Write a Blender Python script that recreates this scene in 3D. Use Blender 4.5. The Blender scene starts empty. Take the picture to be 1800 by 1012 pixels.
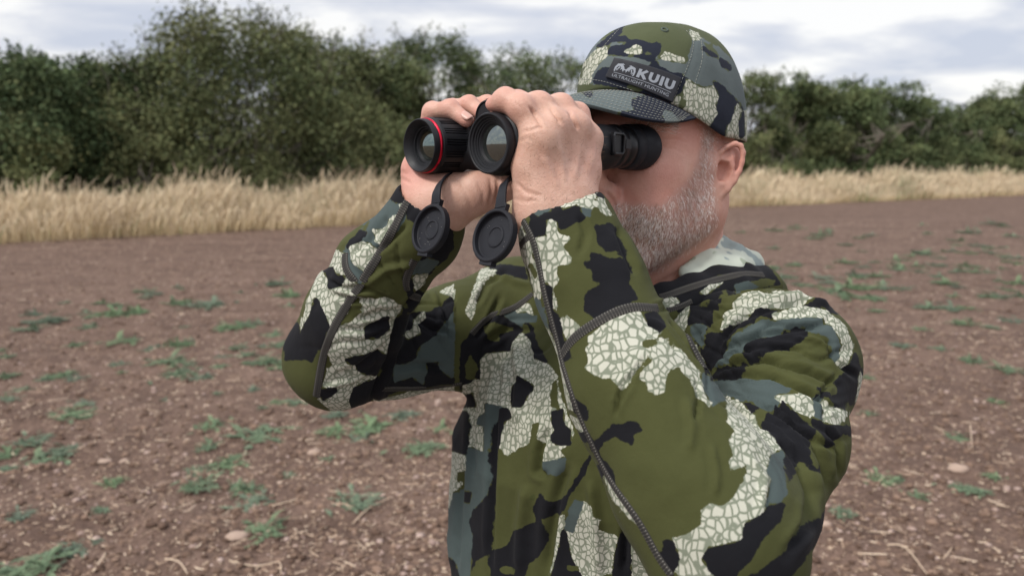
import bpy, bmesh, math, random
import numpy as np
from mathutils import Vector, Matrix
from mathutils.bvhtree import BVHTree

random.seed(7); RNG = np.random.default_rng(7)
SC = bpy.context.scene; COL = SC.collection
R = math.radians

# ------------------------------------------------------------------ camera
PITCH = R(9.4); CAM_Z = 1.65; FPX = 1300.0
CP, SP = math.cos(PITCH), math.sin(PITCH)
cam_d = bpy.data.cameras.new('camera'); cam = bpy.data.objects.new('camera', cam_d); COL.objects.link(cam)
cam.location = (0, 0, CAM_Z); cam.rotation_euler = (math.pi/2 - PITCH, 0, 0)
cam_d.sensor_width = 36; cam_d.lens = 36*FPX/1800.0; cam_d.clip_start = .02; cam_d.clip_end = 3000
cam_d.dof.use_dof = True; cam_d.dof.focus_distance = .68; cam_d.dof.aperture_fstop = 6.2
SC.camera = cam

def P(u, v, d):
    """point seen at photo position (u, v) at depth d metres along the camera axis, in world space"""
    x = (u-900)/FPX*d; y = (506-v)/FPX*d
    return np.array((x, d*CP + y*SP, CAM_Z + y*CP - d*SP))
def project(V):
    V = np.asarray(V, dtype=np.float64); y = V[:, 1]; z = V[:, 2]-CAM_Z
    d = y*CP - z*SP; yc = y*SP + z*CP
    return 900 + V[:, 0]/d*FPX, 506 - yc/d*FPX, d
def ground_at(u, v):
    k = P(u, v, 1.0) - np.array((0, 0, CAM_Z)); t = -CAM_Z/k[2]
    return np.array((k[0]*t, k[1]*t, 0.0))

# ------------------------------------------------------------------ world and sun
SUN_EL, SUN_AZ = R(50), R(-128)          # azimuth measured from +Y towards +X
w = bpy.data.worlds.new('World'); SC.world = w; w.use_nodes = True
nt = w.node_tree; nt.nodes.clear(); N = nt.nodes.new; L = nt.links.new
out = N('ShaderNodeOutputWorld'); bg = N('ShaderNodeBackground'); L(bg.outputs[0], out.inputs[0])
sky = N('ShaderNodeTexSky'); sky.sky_type = 'NISHITA'; sky.sun_disc = False; sky.sun_elevation = SUN_EL; sky.sun_rotation = SUN_AZ
sky.air_density = 1.2; sky.dust_density = 2.0
geo = N('ShaderNodeTexCoord'); sep = N('ShaderNodeSeparateXYZ'); L(geo.outputs['Generated'], sep.inputs[0])
zc = N('ShaderNodeMath'); zc.operation = 'MAXIMUM'; L(sep.outputs[2], zc.inputs[0]); zc.inputs[1].default_value = 0.0
za = N('ShaderNodeMath'); za.operation = 'ADD'; L(zc.outputs[0], za.inputs[0]); za.inputs[1].default_value = 0.16
dx = N('ShaderNodeMath'); dx.operation = 'DIVIDE'; L(sep.outputs[0], dx.inputs[0]); L(za.outputs[0], dx.inputs[1])
dy = N('ShaderNodeMath'); dy.operation = 'DIVIDE'; L(sep.outputs[1], dy.inputs[0]); L(za.outputs[0], dy.inputs[1])
cmb = N('ShaderNodeCombineXYZ'); L(dx.outputs[0], cmb.inputs[0]); L(dy.outputs[0], cmb.inputs[1])
mp = N('ShaderNodeMapping'); L(cmb.outputs[0], mp.inputs[0]); mp.inputs['Scale'].default_value = (.9, 1.1, 1); mp.inputs['Location'].default_value = (1.7, .4, 0)
mp.inputs['Rotation'].default_value = (0, 0, R(-8))
n1 = N('ShaderNodeTexNoise'); n1.inputs['Scale'].default_value = 1.7; n1.inputs['Detail'].default_value = 7; n1.inputs['Roughness'].default_value = .52; n1.inputs['Distortion'].default_value = .25
L(mp.outputs[0], n1.inputs['Vector'])
cr = N('ShaderNodeValToRGB'); L(n1.outputs['Fac'], cr.inputs[0])
e = cr.color_ramp.elements
e[0].position = .38; e[0].color = (.49, .52, .61, 1); e[1].position = .60; e[1].color = (.82, .81, .80, 1)
x = cr.color_ramp.elements.new(.50); x.color = (.62, .63, .68, 1)
# brighter overhead, as under real cloud
el = N('ShaderNodeMapRange'); L(sep.outputs[2], el.inputs[0]); el.inputs[1].default_value = .25; el.inputs[2].default_value = 1.0; el.inputs[3].default_value = 1.0; el.inputs[4].default_value = 1.55
mul = N('ShaderNodeVectorMath'); mul.operation = 'SCALE'; L(cr.outputs[0], mul.inputs[0]); L(el.outputs[0], mul.inputs['Scale'])
sk = N('ShaderNodeVectorMath'); sk.operation = 'SCALE'; L(sky.outputs[0], sk.inputs[0]); sk.inputs['Scale'].default_value = .10
mx = N('ShaderNodeMix'); mx.data_type = 'RGBA'; mx.inputs[0].default_value = .88
L(sk.outputs[0], mx.inputs['A']); L(mul.outputs[0], mx.inputs['B']); L(mx.outputs['Result'], bg.inputs[0])
bg.inputs[1].default_value = 1.0
sl = bpy.data.lights.new('sun', 'SUN'); sl.energy = 2.2; sl.angle = R(14); sl.color = (1, .96, .90)
so = bpy.data.objects.new('sun', sl); COL.objects.link(so)
sd = Vector((math.sin(SUN_AZ)*math.cos(SUN_EL), math.cos(SUN_AZ)*math.cos(SUN_EL), math.sin(SUN_EL)))
so.rotation_euler = (-sd).to_track_quat('-Z', 'Y').to_euler(); so.location = (5, 3, 12)
SC.view_settings.view_transform = 'Standard'; SC.view_settings.look = 'None'; SC.view_settings.exposure = 0.38; SC.view_settings.gamma = 1
SC.view_settings.use_curve_mapping = False

# ------------------------------------------------------------------ object helpers
def tag(o, label=None, cat=None, group=None, kind=None):
    if label: o['label'] = label
    if cat: o['category'] = cat
    if group: o['group'] = group
    if kind: o['kind'] = kind
    return o
def empty(name, loc=(0, 0, 0)):
    o = bpy.data.objects.new(name, None); o.empty_display_size = .1; o.location = loc; COL.objects.link(o); return o
def mesh_np(name, V, F):
    """V (n,3) array, F (m,k) array or list of face lists"""
    me = bpy.data.meshes.new(name)
    if isinstance(F, np.ndarray) and F.ndim == 2:
        n, m, k = len(V), len(F), F.shape[1]
        me.vertices.add(n); me.vertices.foreach_set('co', np.asarray(V, dtype=np.float32).ravel())
        me.loops.add(m*k); me.loops.foreach_set('vertex_index', F.astype(np.int32).ravel())
        me.polygons.add(m); me.polygons.foreach_set('loop_start', np.arange(0, m*k, k, dtype=np.int32))
        me.polygons.foreach_set('loop_total', np.full(m, k, dtype=np.int32))
        me.update(calc_edges=True); me.validate()
    else:
        me.from_pydata([tuple(map(float, v)) for v in V], [], [tuple(map(int, f)) for f in F]); me.update()
    return me
def obj(name, me, mat=None, parent=None, smooth=True, loc=None):
    """link a mesh whose vertices are in world space; keeps them in place under the parent"""
    o = bpy.data.objects.new(name, me); COL.objects.link(o)
    if mat:
        for m in (mat if isinstance(mat, (list, tuple)) else [mat]): me.materials.append(m)
    if smooth: me.polygons.foreach_set('use_smooth', np.ones(len(me.polygons), dtype=bool))
    org = np.zeros(3)
    p = parent
    while p is not None: org = org + np.array(p.location); p = p.parent
    if loc is not None: org = np.array(loc, dtype=float)
    if np.any(org):
        n = len(me.vertices); a = np.empty(n*3, dtype=np.float32); me.vertices.foreach_get('co', a)
        a = a.reshape(-1, 3)-org.astype(np.float32); me.vertices.foreach_set('co', a.ravel())
    if parent: o.parent = parent
    elif loc is not None: o.location = loc
    me.update(); return o
def attr(me, name, vals):
    a = me.attributes.new(name, 'FLOAT', 'POINT'); a.data.foreach_set('value', np.asarray(vals, dtype=np.float32))
class MB:
    """collects shapes for one mesh"""
    def __init__(s): s.V = []; s.F = []; s.M = []; s.n = 0
    def add(s, V, F, m=0):
        s.V.append(np.asarray(V, dtype=float)); s.F += [tuple(i+s.n for i in f) for f in F]; s.M += [m]*len(F); s.n += len(V)
    def lathe(s, O, axis, prof, n=64, m=0, up=(0, 0, 1), rib=None):
        """prof: list of (distance along axis, radius)"""
        a = nrm(axis); x = nrm(np.cross(up, a)); y = np.cross(a, x)
        V = []
        for (t, r) in prof:
            for i in range(n):
                th = 2*math.pi*i/n; rr = r
                if rib and rib[0] <= t <= rib[1]: rr = r + rib[2](th)
                V.append(O + a*t + (x*math.cos(th)+y*math.sin(th))*rr)
        F = []
        for j in range(len(prof)-1):
            for i in range(n):
                k = (i+1) % n; F.append((j*n+i, j*n+k, (j+1)*n+k, (j+1)*n+i))
        s.add(V, F, m)
    def tube(s, pts, rad, n=8, m=0, cap=True):
        pts = [np.asarray(p, dtype=float) for p in pts]; k = len(pts)
        if not hasattr(rad, '__len__'): rad = [rad]*k
        V = []; ref = None
        for i, p in enumerate(pts):
            t = nrm(pts[min(i+1, k-1)]-pts[max(i-1, 0)])
            if ref is None: ref = np.array((0, 0, 1.)) if abs(t[2]) < .9 else np.array((1., 0, 0))
            x = nrm(np.cross(ref, t)); y = np.cross(t, x); ref = y
            for j in range(n):
                th = 2*math.pi*j/n; V.append(p + (x*math.cos(th)+y*math.sin(th))*rad[i])
        F = [(i*n+j, i*n+(j+1) % n, (i+1)*n+(j+1) % n, (i+1)*n+j) for i in range(k-1) for j in range(n)]
        if cap: F += [tuple(range(n-1, -1, -1)), tuple((k-1)*n+j for j in range(n))]
        s.add(V, F, m)
    def box(s, c, ax, ay, az, m=0):
        V = [np.asarray(c)+ax*i+ay*j+az*k for i in (-1, 1) for j in (-1, 1) for k in (-1, 1)]
        s.add(V, [(0, 1, 3, 2), (4, 6, 7, 5), (0, 4, 5, 1), (2, 3, 7, 6), (0, 2, 6, 4), (1, 5, 7, 3)], m)
    def build(s, name, mat, parent=None, smooth=True, loc=None):
        me = mesh_np(name, np.concatenate(s.V), s.F)
        me.polygons.foreach_set('material_index', np.array(s.M, dtype=np.int32))
        return obj(name, me, mat, parent, smooth, loc)
def nrm(v):
    v = np.asarray(v, dtype=float); return v/np.linalg.norm(v)
def smooth_angle(o, deg=35):
    me = o.data
    bm = bmesh.new(); bm.from_mesh(me)
    for e in bm.edges:
        if len(e.link_faces) == 2 and e.calc_face_angle(0) > R(deg): e.smooth = False
    bm.to_mesh(me); bm.free()
def bevel(o, width, seg=2, deg=35):
    m = o.modifiers.new('bevel', 'BEVEL'); m.width = width; m.segments = seg; m.limit_method = 'ANGLE'; m.angle_limit = R(deg); return o

# vectorised value noise
def vnoise(p, scale, seed=0):
    q = np.asarray(p, dtype=np.float64)*scale + 1000.5; i = np.floor(q).astype(np.int64); f = q-i; f = f*f*(3-2*f)
    def h(a, b, c):
        n = (a*374761393 + b*668265263 + c*2147483647 + seed*1274126177) & 0xffffffff
        n = ((n ^ (n >> 13))*1274126177) & 0xffffffff
        return ((n ^ (n >> 16)) & 0xffff)/65535.0
    r = 0
    for a in (0, 1):
        for b in (0, 1):
            for c in (0, 1):
                wgt = (f[:, 0] if a else 1-f[:, 0])*(f[:, 1] if b else 1-f[:, 1])*(f[:, 2] if c else 1-f[:, 2])
                r = r + wgt*h(i[:, 0]+a, i[:, 1]+b, i[:, 2]+c)
    return r*2-1
def fbm(p, scale, oct=3, seed=0):
    r = 0; a = 1; t = 0
    for o in range(oct): r = r + a*vnoise(p, scale*2**o, seed+o*17); t += a; a *= .5
    return r/t

# ------------------------------------------------------------------ signed-distance modelling
class Grid:
    def __init__(s, lo, hi, h):
        s.lo = np.asarray(lo, dtype=float); s.h = h
        s.n = np.ceil((np.asarray(hi)-s.lo)/h).astype(int)+1
        s.F = np.full(s.n, 1.0, dtype=np.float32)
    def sub(s, lo, hi, m):
        a = np.clip(np.floor((np.asarray(lo)-m-s.lo)/s.h).astype(int), 0, s.n)
        b = np.clip(np.ceil((np.asarray(hi)+m-s.lo)/s.h).astype(int)+1, 0, s.n)
        sl = tuple(slice(a[i], b[i]) for i in range(3))
        c = [(s.lo[i]+s.h*np.arange(a[i], b[i])).astype(np.float32) for i in range(3)]
        return sl, c[0][:, None, None], c[1][None, :, None], c[2][None, None, :]
    def union(s, pr, k=.01):
        fn, lo, hi = pr
        sl, X, Y, Z = s.sub(lo, hi, k+4*s.h); A = s.F[sl]
        if A.size == 0: return
        B = fn(X, Y, Z); h = np.maximum(k-np.abs(A-B), 0)/k
        s.F[sl] = np.minimum(A, B)-h*h*k*.25
    def cut(s, pr, k=.004):
        fn, lo, hi = pr
        sl, X, Y, Z = s.sub(lo, hi, k+3*s.h); A = s.F[sl]
        if A.size == 0: return
        B = -fn(X, Y, Z); h = np.maximum(k-np.abs(A-B), 0)/k
        s.F[sl] = np.maximum(A, B)+h*h*k*.25
    def mesh(s, smooth=2):
        F = s.F; S = F < 0; n = s.n
        c = np.zeros(n-1, dtype=np.int8)
        for a in (0, 1):
            for b in (0, 1):
                for d in (0, 1): c += S[a:n[0]-1+a, b:n[1]-1+b, d:n[2]-1+d]
        act = (c > 0) & (c < 8); ids = np.argwhere(act); m = len(ids)
        idx = np.full(n-1, -1, dtype=np.int64); idx[act] = np.arange(m)
        pos = np.zeros((m, 3)); cnt = np.zeros(m)
        cs = [(a, b, d) for a in (0, 1) for b in (0, 1) for d in (0, 1)]
        for i, p in enumerate(cs):
            for q in cs[i+1:]:
                if sum(abs(p[t]-q[t]) for t in range(3)) != 1: continue
                f0 = F[ids[:, 0]+p[0], ids[:, 1]+p[1], ids[:, 2]+p[2]]; f1 = F[ids[:, 0]+q[0], ids[:, 1]+q[1], ids[:, 2]+q[2]]
                mk = (f0 < 0) != (f1 < 0); t = np.where(mk, f0/np.where(mk, f0-f1, 1), 0)
                for ax in range(3): pos[:, ax] += mk*(p[ax]+t*(q[ax]-p[ax]))
                cnt += mk
        V = s.lo + s.h*(ids+pos/cnt[:, None])
        Q = []
        for ax in range(3):
            sl0 = [slice(1, n[t]-1) for t in range(3)]; sl1 = list(sl0)
            sl0[ax] = slice(0, n[ax]-1); sl1[ax] = slice(1, n[ax])
            s0 = S[tuple(sl0)]; s1 = S[tuple(sl1)]
            e = np.argwhere(s0 != s1); flip = s0[s0 != s1]
            off = np.array([0 if t == ax else 1 for t in range(3)]); e = e+off
            b, d = [(1, 2), (2, 0), (0, 1)][ax]
            def I(db, dd):
                g = e.copy(); g[:, b] -= db; g[:, d] -= dd; return idx[g[:, 0], g[:, 1], g[:, 2]]
            q = np.stack([I(1, 1), I(0, 1), I(0, 0), I(1, 0)], 1)
            q[~flip] = q[~flip][:, ::-1]; Q.append(q)
        Q = np.concatenate(Q); Q = Q[(Q >= 0).all(1)]
        return lap(V, Q, smooth), Q
def lap(V, Q, it, lam=.5):
    k = Q.shape[1]
    a = np.concatenate([Q[:, i] for i in range(k)]); b = np.concatenate([Q[:, (i+1) % k] for i in range(k)])
    A = np.concatenate([a, b]); B = np.concatenate([b, a]); deg = np.maximum(np.bincount(A, minlength=len(V)), 1)
    for _ in range(it):
        V = np.stack([(1-lam)*V[:, t] + lam*np.bincount(A, weights=V[B, t], minlength=len(V))/deg for t in range(3)], 1)
    return V
def normals(V, Q):
    n = np.cross(V[Q[:, 2]]-V[Q[:, 0]], V[Q[:, 3]]-V[Q[:, 1]]); N_ = np.zeros_like(V)
    for c in range(4):
        for t in range(3): N_[:, t] += np.bincount(Q[:, c], weights=n[:, t], minlength=len(V))
    return N_/np.maximum(np.linalg.norm(N_, axis=1), 1e-12)[:, None]
def rc(a, b, ra, rb, flat=None):
    """tapered capsule; flat = (direction, factor) squashes its section along a direction"""
    a = np.asarray(a, float); b = np.asarray(b, float); d = b-a; L2 = max(float(d@d), 1e-12); r = max(ra, rb)
    def fn(X, Y, Z):
        px, py, pz = X-a[0], Y-a[1], Z-a[2]
        t = np.clip((px*d[0]+py*d[1]+pz*d[2])/L2, 0, 1)
        qx, qy, qz = px-d[0]*t, py-d[1]*t, pz-d[2]*t
        if flat is not None:
            n, f = flat; dn = (qx*n[0]+qy*n[1]+qz*n[2])*(1/f-1); qx = qx+n[0]*dn; qy = qy+n[1]*dn; qz = qz+n[2]*dn
            return (np.sqrt(qx*qx+qy*qy+qz*qz)-(ra+(rb-ra)*t))*max(f, .6) if f < 1 else np.sqrt(qx*qx+qy*qy+qz*qz)-(ra+(rb-ra)*t)
        return np.sqrt(qx*qx+qy*qy+qz*qz)-(ra+(rb-ra)*t)
    rr = r*(max(1, flat[1]) if flat is not None else 1)
    return fn, np.minimum(a, b)-rr, np.maximum(a, b)+rr
def ell(c, r, fr=None):
    """ellipsoid with radii r along the columns of frame fr"""
    c = np.asarray(c, float); fr = np.eye(3) if fr is None else np.stack(fr)
    def fn(X, Y, Z):
        px, py, pz = X-c[0], Y-c[1], Z-c[2]; k0 = 0; k1 = 0
        for i in range(3):
            q = px*fr[i, 0]+py*fr[i, 1]+pz*fr[i, 2]; k0 = k0+(q/r[i])**2; k1 = k1+(q/r[i]**2)**2
        k0 = np.sqrt(k0); k1 = np.sqrt(k1)+1e-9; return k0*(k0-1)/k1
    m = max(r); return fn, c-m, c+m
def halfspace(pt, n, rad):
    pt = np.asarray(pt, float); n = nrm(n)
    return (lambda X, Y, Z: np.maximum(-((X-pt[0])*n[0]+(Y-pt[1])*n[1]+(Z-pt[2])*n[2]),
                                       np.sqrt((X-pt[0])**2+(Y-pt[1])**2+(Z-pt[2])**2)-rad)), pt-rad, pt+rad

# ------------------------------------------------------------------ material helpers
def mat(name, col=(.5, .5, .5), rough=.6, metal=0.0, spec=.5):
    m = bpy.data.materials.new(name); m.use_nodes = True
    b = m.node_tree.nodes['Principled BSDF']; b.inputs['Base Color'].default_value = (*col, 1); b.inputs['Roughness'].default_value = rough
    b.inputs['Metallic'].default_value = metal; b.inputs['Specular IOR Level'].default_value = spec
    return m
class NT:
    def __init__(s, m): s.m = m; s.t = m.node_tree; s.b = s.t.nodes['Principled BSDF']; s.co = None
    def n(s, ty, **kw):
        x = s.t.nodes.new(ty)
        for k, v in kw.items(): setattr(x, k, v)
        return x
    def put(s, sock, v):
        if hasattr(v, 'default_value') or isinstance(v, bpy.types.NodeSocket): s.t.links.new(v, sock)
        else: sock.default_value = (*v, 1) if (hasattr(v, '__len__') and len(v) == 3 and len(sock.default_value) == 4) else v
    def coord(s, which='Object'):
        if s.co is None: s.co = s.n('ShaderNodeTexCoord')
        return s.co.outputs[which]
    def mapping(s, vec, scale=(1, 1, 1), rot=(0, 0, 0), loc=(0, 0, 0)):
        x = s.n('ShaderNodeMapping'); s.put(x.inputs[0], vec); x.inputs['Scale'].default_value = scale; x.inputs['Rotation'].default_value = rot; x.inputs['Location'].default_value = loc
        return x.outputs[0]
    def noise(s, vec, scale, detail=2, rough=.5, dist=0, out='Fac'):
        x = s.n('ShaderNodeTexNoise'); s.put(x.inputs['Vector'], vec); x.inputs['Scale'].default_value = scale
        x.inputs['Detail'].default_value = detail; x.inputs['Roughness'].default_value = rough; x.inputs['Distortion'].default_value = dist
        return x.outputs[out]
    def voro(s, vec, scale, feature='F1', out='Distance', rand=1.0):
        x = s.n('ShaderNodeTexVoronoi', feature=feature); s.put(x.inputs['Vector'], vec); x.inputs['Scale'].default_value = scale; x.inputs['Randomness'].default_value = rand
        return x.outputs[out]
    def math(s, op, a, b=0.0, c=None):
        x = s.n('ShaderNodeMath', operation=op); s.put(x.inputs[0], a); s.put(x.inputs[1], b)
        if c is not None: s.put(x.inputs[2], c)
        return x.outputs[0]
    def rng(s, v, a, b, c=0.0, d=1.0, clamp=True):
        x = s.n('ShaderNodeMapRange', clamp=clamp)
        for i, q in enumerate((v, a, b, c, d)): s.put(x.inputs[i], q)
        return x.outputs[0]
    def mix(s, f, a, b, ty='RGBA', blend='MIX'):
        x = s.n('ShaderNodeMix', data_type=ty)
        if ty == 'RGBA': x.blend_type = blend
        s.put(x.inputs[0], f)
        i = {'RGBA': (6, 7), 'FLOAT': (2, 3), 'VECTOR': (4, 5)}[ty]
        s.put(x.inputs[i[0]], a); s.put(x.inputs[i[1]], b)
        return x.outputs[{'RGBA': 2, 'FLOAT': 0, 'VECTOR': 1}[ty]]
    def ramp(s, f, stops):
        x = s.n('ShaderNodeValToRGB'); s.put(x.inputs[0], f); el = x.color_ramp.elements
        while len(el) < len(stops): el.new(.5)
        for e_, (p_, c_) in zip(el, stops): e_.position = p_; e_.color = (*c_, 1)
        return x.outputs[0]
    def attr(s, name):
        x = s.n('ShaderNodeAttribute'); x.attribute_name = name; return x.outputs['Fac']
    def col(s, v): s.put(s.b.inputs['Base Color'], v)
    def rough(s, v): s.put(s.b.inputs['Roughness'], v)
    def bump(s, h, strength=.3, dist=.002, prev=None):
        x = s.n('ShaderNodeBump'); x.inputs['Strength'].default_value = strength; x.inputs['Distance'].default_value = dist
        s.put(x.inputs['Height'], h)
        if prev is not None: s.put(x.inputs['Normal'], prev)
        s.t.links.new(x.outputs[0], s.b.inputs['Normal']); return x.outputs[0]
# ------------------------------------------------------------------ materials of the man and his things
def camo_material(name, dull=1.0, cell=95.0, cap=False, warm=1.0):
    m = mat(name, rough=.85, spec=.14); t = NT(m); co = t.coord()
    wf = t.attr('front')
    pr = []
    for sd_, th, sc in ((1, .53, 8.5), (2, .52, 7.5), (3, .56, 9)):
        n = t.noise(t.mapping(co, loc=(sd_*7.3, sd_*3.1, sd_*5.7)), sc, 3, .55)
        pr.append(t.math('MULTIPLY', t.math('SUBTRACT', n, th), .16))
    jag = t.math('MULTIPLY', t.math('SUBTRACT', t.noise(co, 105, 3, .6), .5), .0065)
    def msk(nm, p):
        f = t.mix(wf, p, t.attr(nm), 'FLOAT')
        return t.rng(t.math('ADD', f, jag), -.00035, .00035)
    mS, mC, mK = msk('cS', pr[0]), msk('cC', pr[1]), msk('cB', pr[2])
    wob = t.n('ShaderNodeVectorMath', operation='ADD'); t.put(wob.inputs[0], co)
    sc_ = t.n('ShaderNodeVectorMath', operation='SCALE'); t.put(sc_.inputs[0], t.noise(co, 60, 1, out='Color')); sc_.inputs['Scale'].default_value = .009; t.put(wob.inputs[1], sc_.outputs[0])
    vec = t.mapping(wob.outputs[0], scale=(1.0, 1.0, .70), rot=(.15, .1, .25))
    edge = t.voro(vec, cell, 'DISTANCE_TO_EDGE', rand=.60)
    cells = t.rng(edge, .07, .16)
    big = t.noise(co, 14, 2)
    cre = t.mix(cells, t.mix(big, (.165, .185, .135), (.225, .245, .185)), t.mix(big, (.43*warm, .43*warm, .35), (.54*warm, .54*warm, .46)))
    ol = t.mix(t.noise(co, 22, 3, .6), *(((.045, .049, .016), (.073, .078, .028)) if not cap else ((.062, .074, .036), (.088, .100, .052))))
    # damp specks on the green
    sp = t.rng(t.noise(co, 48, 1), .74, .77); ol = t.mix(t.math('MULTIPLY', sp, .45), ol, (.03, .04, .012))
    sl_ = t.mix(t.noise(co, 26, 2), (.048, .064, .063), (.074, .098, .095)) if not cap else t.mix(t.noise(co, 26, 2), (.085, .105, .105), (.125, .150, .150))
    k = t.mix(t.noise(co, 30, 2), (.0062, .0063, .0082), (.0115, .0118, .0145)) if not cap else t.mix(t.noise(co, 30, 2), (.013, .016, .026), (.022, .026, .040))
    c = t.mix(mS, ol, sl_); c = t.mix(mC, c, cre); c = t.mix(mK, c, k)
    fine = t.noise(co, 900, 1)
    c = t.mix(1.0, c, t.rng(fine, .25, .75, .86*dull, 1.12*dull), blend='MULTIPLY') if False else c
    if dull != 1.0: c = t.mix(1.0, c, (dull, dull, dull), blend='MULTIPLY')
    t.col(c); t.b.inputs['Sheen Weight'].default_value = .02; t.b.inputs['Sheen Roughness'].default_value = .5
    h = t.math('ADD', t.math('MULTIPLY', t.noise(co, 1400, 2, .6), .35), t.noise(co, 160, 2))
    t.bump(h, .28, .0012)
    return m

def skin_material(name, dark=1.0):
    m = mat(name, rough=.5, spec=.42); t = NT(m); co = t.coord()
    red, fur = t.attr('red'), t.attr('stub')
    mott = t.rng(t.noise(co, 75, 5, .7), .22, .78)
    c = t.mix(mott, (.50*dark, .285*dark, .205*dark), (.66*dark, .43*dark, .335*dark))
    c = t.mix(t.math('MULTIPLY', t.rng(t.noise(co, 16, 3, .6), .35, .7), .30), c, (.55*dark, .245*dark, .195*dark))
    c = t.mix(t.math('MULTIPLY', red, .70), c, (.56*dark, .20*dark, .165*dark))
    fr = t.rng(t.noise(co, 380, 2, .5), .66, .74); c = t.mix(t.math('MULTIPLY', fr, .28), c, (.30, .13, .08))
    c = t.mix(t.math('MULTIPLY', fur, .5), c, (.46, .31, .27))
    t.col(c)
    t.rough(t.rng(t.noise(co, 120, 3), .3, .7, .40, .60))
    t.b.inputs['Subsurface Weight'].default_value = .07; t.b.inputs['Subsurface Radius'].default_value = (.006, .0022, .0012); t.b.inputs['Subsurface Scale'].default_value = 1.0
    pores = t.voro(co, 620, 'F1'); wr = t.noise(t.mapping(co, scale=(1, 1, 2.6), rot=(.4, .5, .2)), 260, 4, .65)
    cr_ = t.rng(t.voro(t.mapping(co, scale=(1, 1, .55), rot=(.3, .5, .4)), 520, 'DISTANCE_TO_EDGE'), 0, .18); b1 = t.bump(t.math('ADD', t.math('MULTIPLY', cr_, .55), t.math('MULTIPLY', wr, 1.4)), .26, .0010)
    return m
M = {}
M['camo'] = camo_material('camo_jersey', cell=186)
M['camo_cap'] = camo_material('camo_cotton', cell=215, cap=True)
M['skin'] = skin_material('skin')
def plain_fabric(name, c1, c2, sc=900, rough=.85):
    m = mat(name, c1, rough, spec=.2); t = NT(m); co = t.coord()
    t.col(t.mix(t.noise(co, 40, 3), c1, c2)); t.bump(t.noise(co, sc, 2), .3, .0008); return m
def rubber(name, c1=(.0055, .0058, .0075), c2=(.011, .0115, .0145), rough=.50, spec=.32, grain=1500):
    m = mat(name, c1, rough, spec=spec); t = NT(m); co = t.coord()
    t.col(t.mix(t.noise(co, 60, 4, .6), c1, c2)); t.rough(t.rng(t.noise(co, 90, 3), .3, .7, rough-.07, rough+.1))
    t.bump(t.noise(co, grain, 2), .18, .0004); return m
M['rubber'] = rubber('black_rubber'); M['plastic'] = rubber('black_plastic', (.005, .0052, .0065), (.009, .0092, .0115), .36, .42, 2200)
M['cap_rubber'] = rubber('lens_cap_rubber', (.0085, .0092, .0125), (.016, .017, .0225), .6, .28, 900)
M['dust'] = mat('pale_dust', (.45, .43, .38), .9)
m = mat('red_anodised_ring', (.50, .012, .035), .28, metal=.75); M['red'] = m
m = mat('coated_lens', (.015, .017, .016), .02, spec=1.0); m.node_tree.nodes['Principled BSDF'].inputs['IOR'].default_value = 1.95
m.node_tree.nodes['Principled BSDF'].inputs['Coat Weight'].default_value = .15; m.node_tree.nodes['Principled BSDF'].inputs['Coat Roughness'].default_value = .01
m.node_tree.nodes['Principled BSDF'].inputs['Specular Tint'].default_value = (.86, 1.0, .92, 1); M['lens'] = m
m = mat('germanium_lens', (.02, .016, .01), .03, spec=1.0); m.node_tree.nodes['Principled BSDF'].inputs['IOR'].default_value = 1.9
m.node_tree.nodes['Principled BSDF'].inputs['Specular Tint'].default_value = (.75, 1.0, .97, 1); M['lens_far'] = m
M['white_print'] = mat('white_print', (.62, .62, .60), .6)
M['patch'] = rubber('patch_rubber', (.018, .019, .024), (.028, .029, .036), .62, .3, 800)
M['letter'] = mat('letter_grey', (.27, .295, .335), .55)
M['thread'] = plain_fabric('pale_thread', (.28, .29, .26), (.36, .37, .33))
m = mat('seam_band', (.03, .028, .026), .8, spec=.2); t = NT(m)
uvn = t.n('ShaderNodeUVMap'); sp = t.n('ShaderNodeSeparateXYZ'); t.put(sp.inputs[0], uvn.outputs[0])
U_, V_ = sp.outputs[0], sp.outputs[1]
zig = t.math('ABSOLUTE', t.math('SUBTRACT', t.math('FRACT', t.math('MULTIPLY', U_, 430)), .5))      # 2.3 mm stitches
side = t.math('ABSOLUTE', t.math('SUBTRACT', V_, .5))
lad = t.rng(t.math('MULTIPLY', zig, 2), .62, .82)                       # rungs across the band
edge_ = t.math('MULTIPLY', t.rng(side, .40, .44), 1.0)
ladder = t.math('MULTIPLY', lad, t.rng(side, .46, .34))
mid = t.math('GREATER_THAN', .07, side)
c = t.mix(t.math('MULTIPLY', ladder, .34), (.034, .032, .030), (.16, .15, .13)); c = t.mix(t.math('MULTIPLY', mid, .5), c, (.02, .02, .02)); ln = t.math('MULTIPLY', t.math('LESS_THAN', t.math('ABSOLUTE', t.math('SUBTRACT', side, .36)), .045), lad); c = t.mix(t.math('MULTIPLY', ln, .7), c, (.26, .25, .22))
t.col(c); t.bump(ladder, .15, .0004); M['seam'] = m
m = mat('hood_lining', (.33, .37, .31), .85, spec=.2); t = NT(m); co = t.coord()
n_ = t.noise(co, 26, 3, .55)
c = t.ramp(n_, [(.0, (.26, .31, .30)), (.38, (.28, .33, .32)), (.40, (.52, .56, .48)), (.58, (.55, .59, .50)), (.60, (.36, .41, .31)), (1, (.38, .43, .33))])
t.col(c); t.bump(t.noise(co, 1200, 2), .3, .0008); M['lining'] = m
# ------------------------------------------------------------------ the man: body (one skin mesh)
MAN_POS = (.120, .88, 0.0)
man = empty('person', MAN_POS)
tag(man, 'man in green and cream camouflage hooded top and cap, raising binoculars to his eyes', 'person')
H = np.array((.169, .865, 1.669)); UP = np.array((0, 0, 1.0))
hf = nrm((-.707, -.707, .02)); hl = nrm((.707, -.707, 0)); hu = np.cross(hf, hl); hu = hu if hu[2] > 0 else -hu
def hp(a, b, c): return H + hf*a + hl*b + hu*c
HF = (hf, hl, hu)

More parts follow.
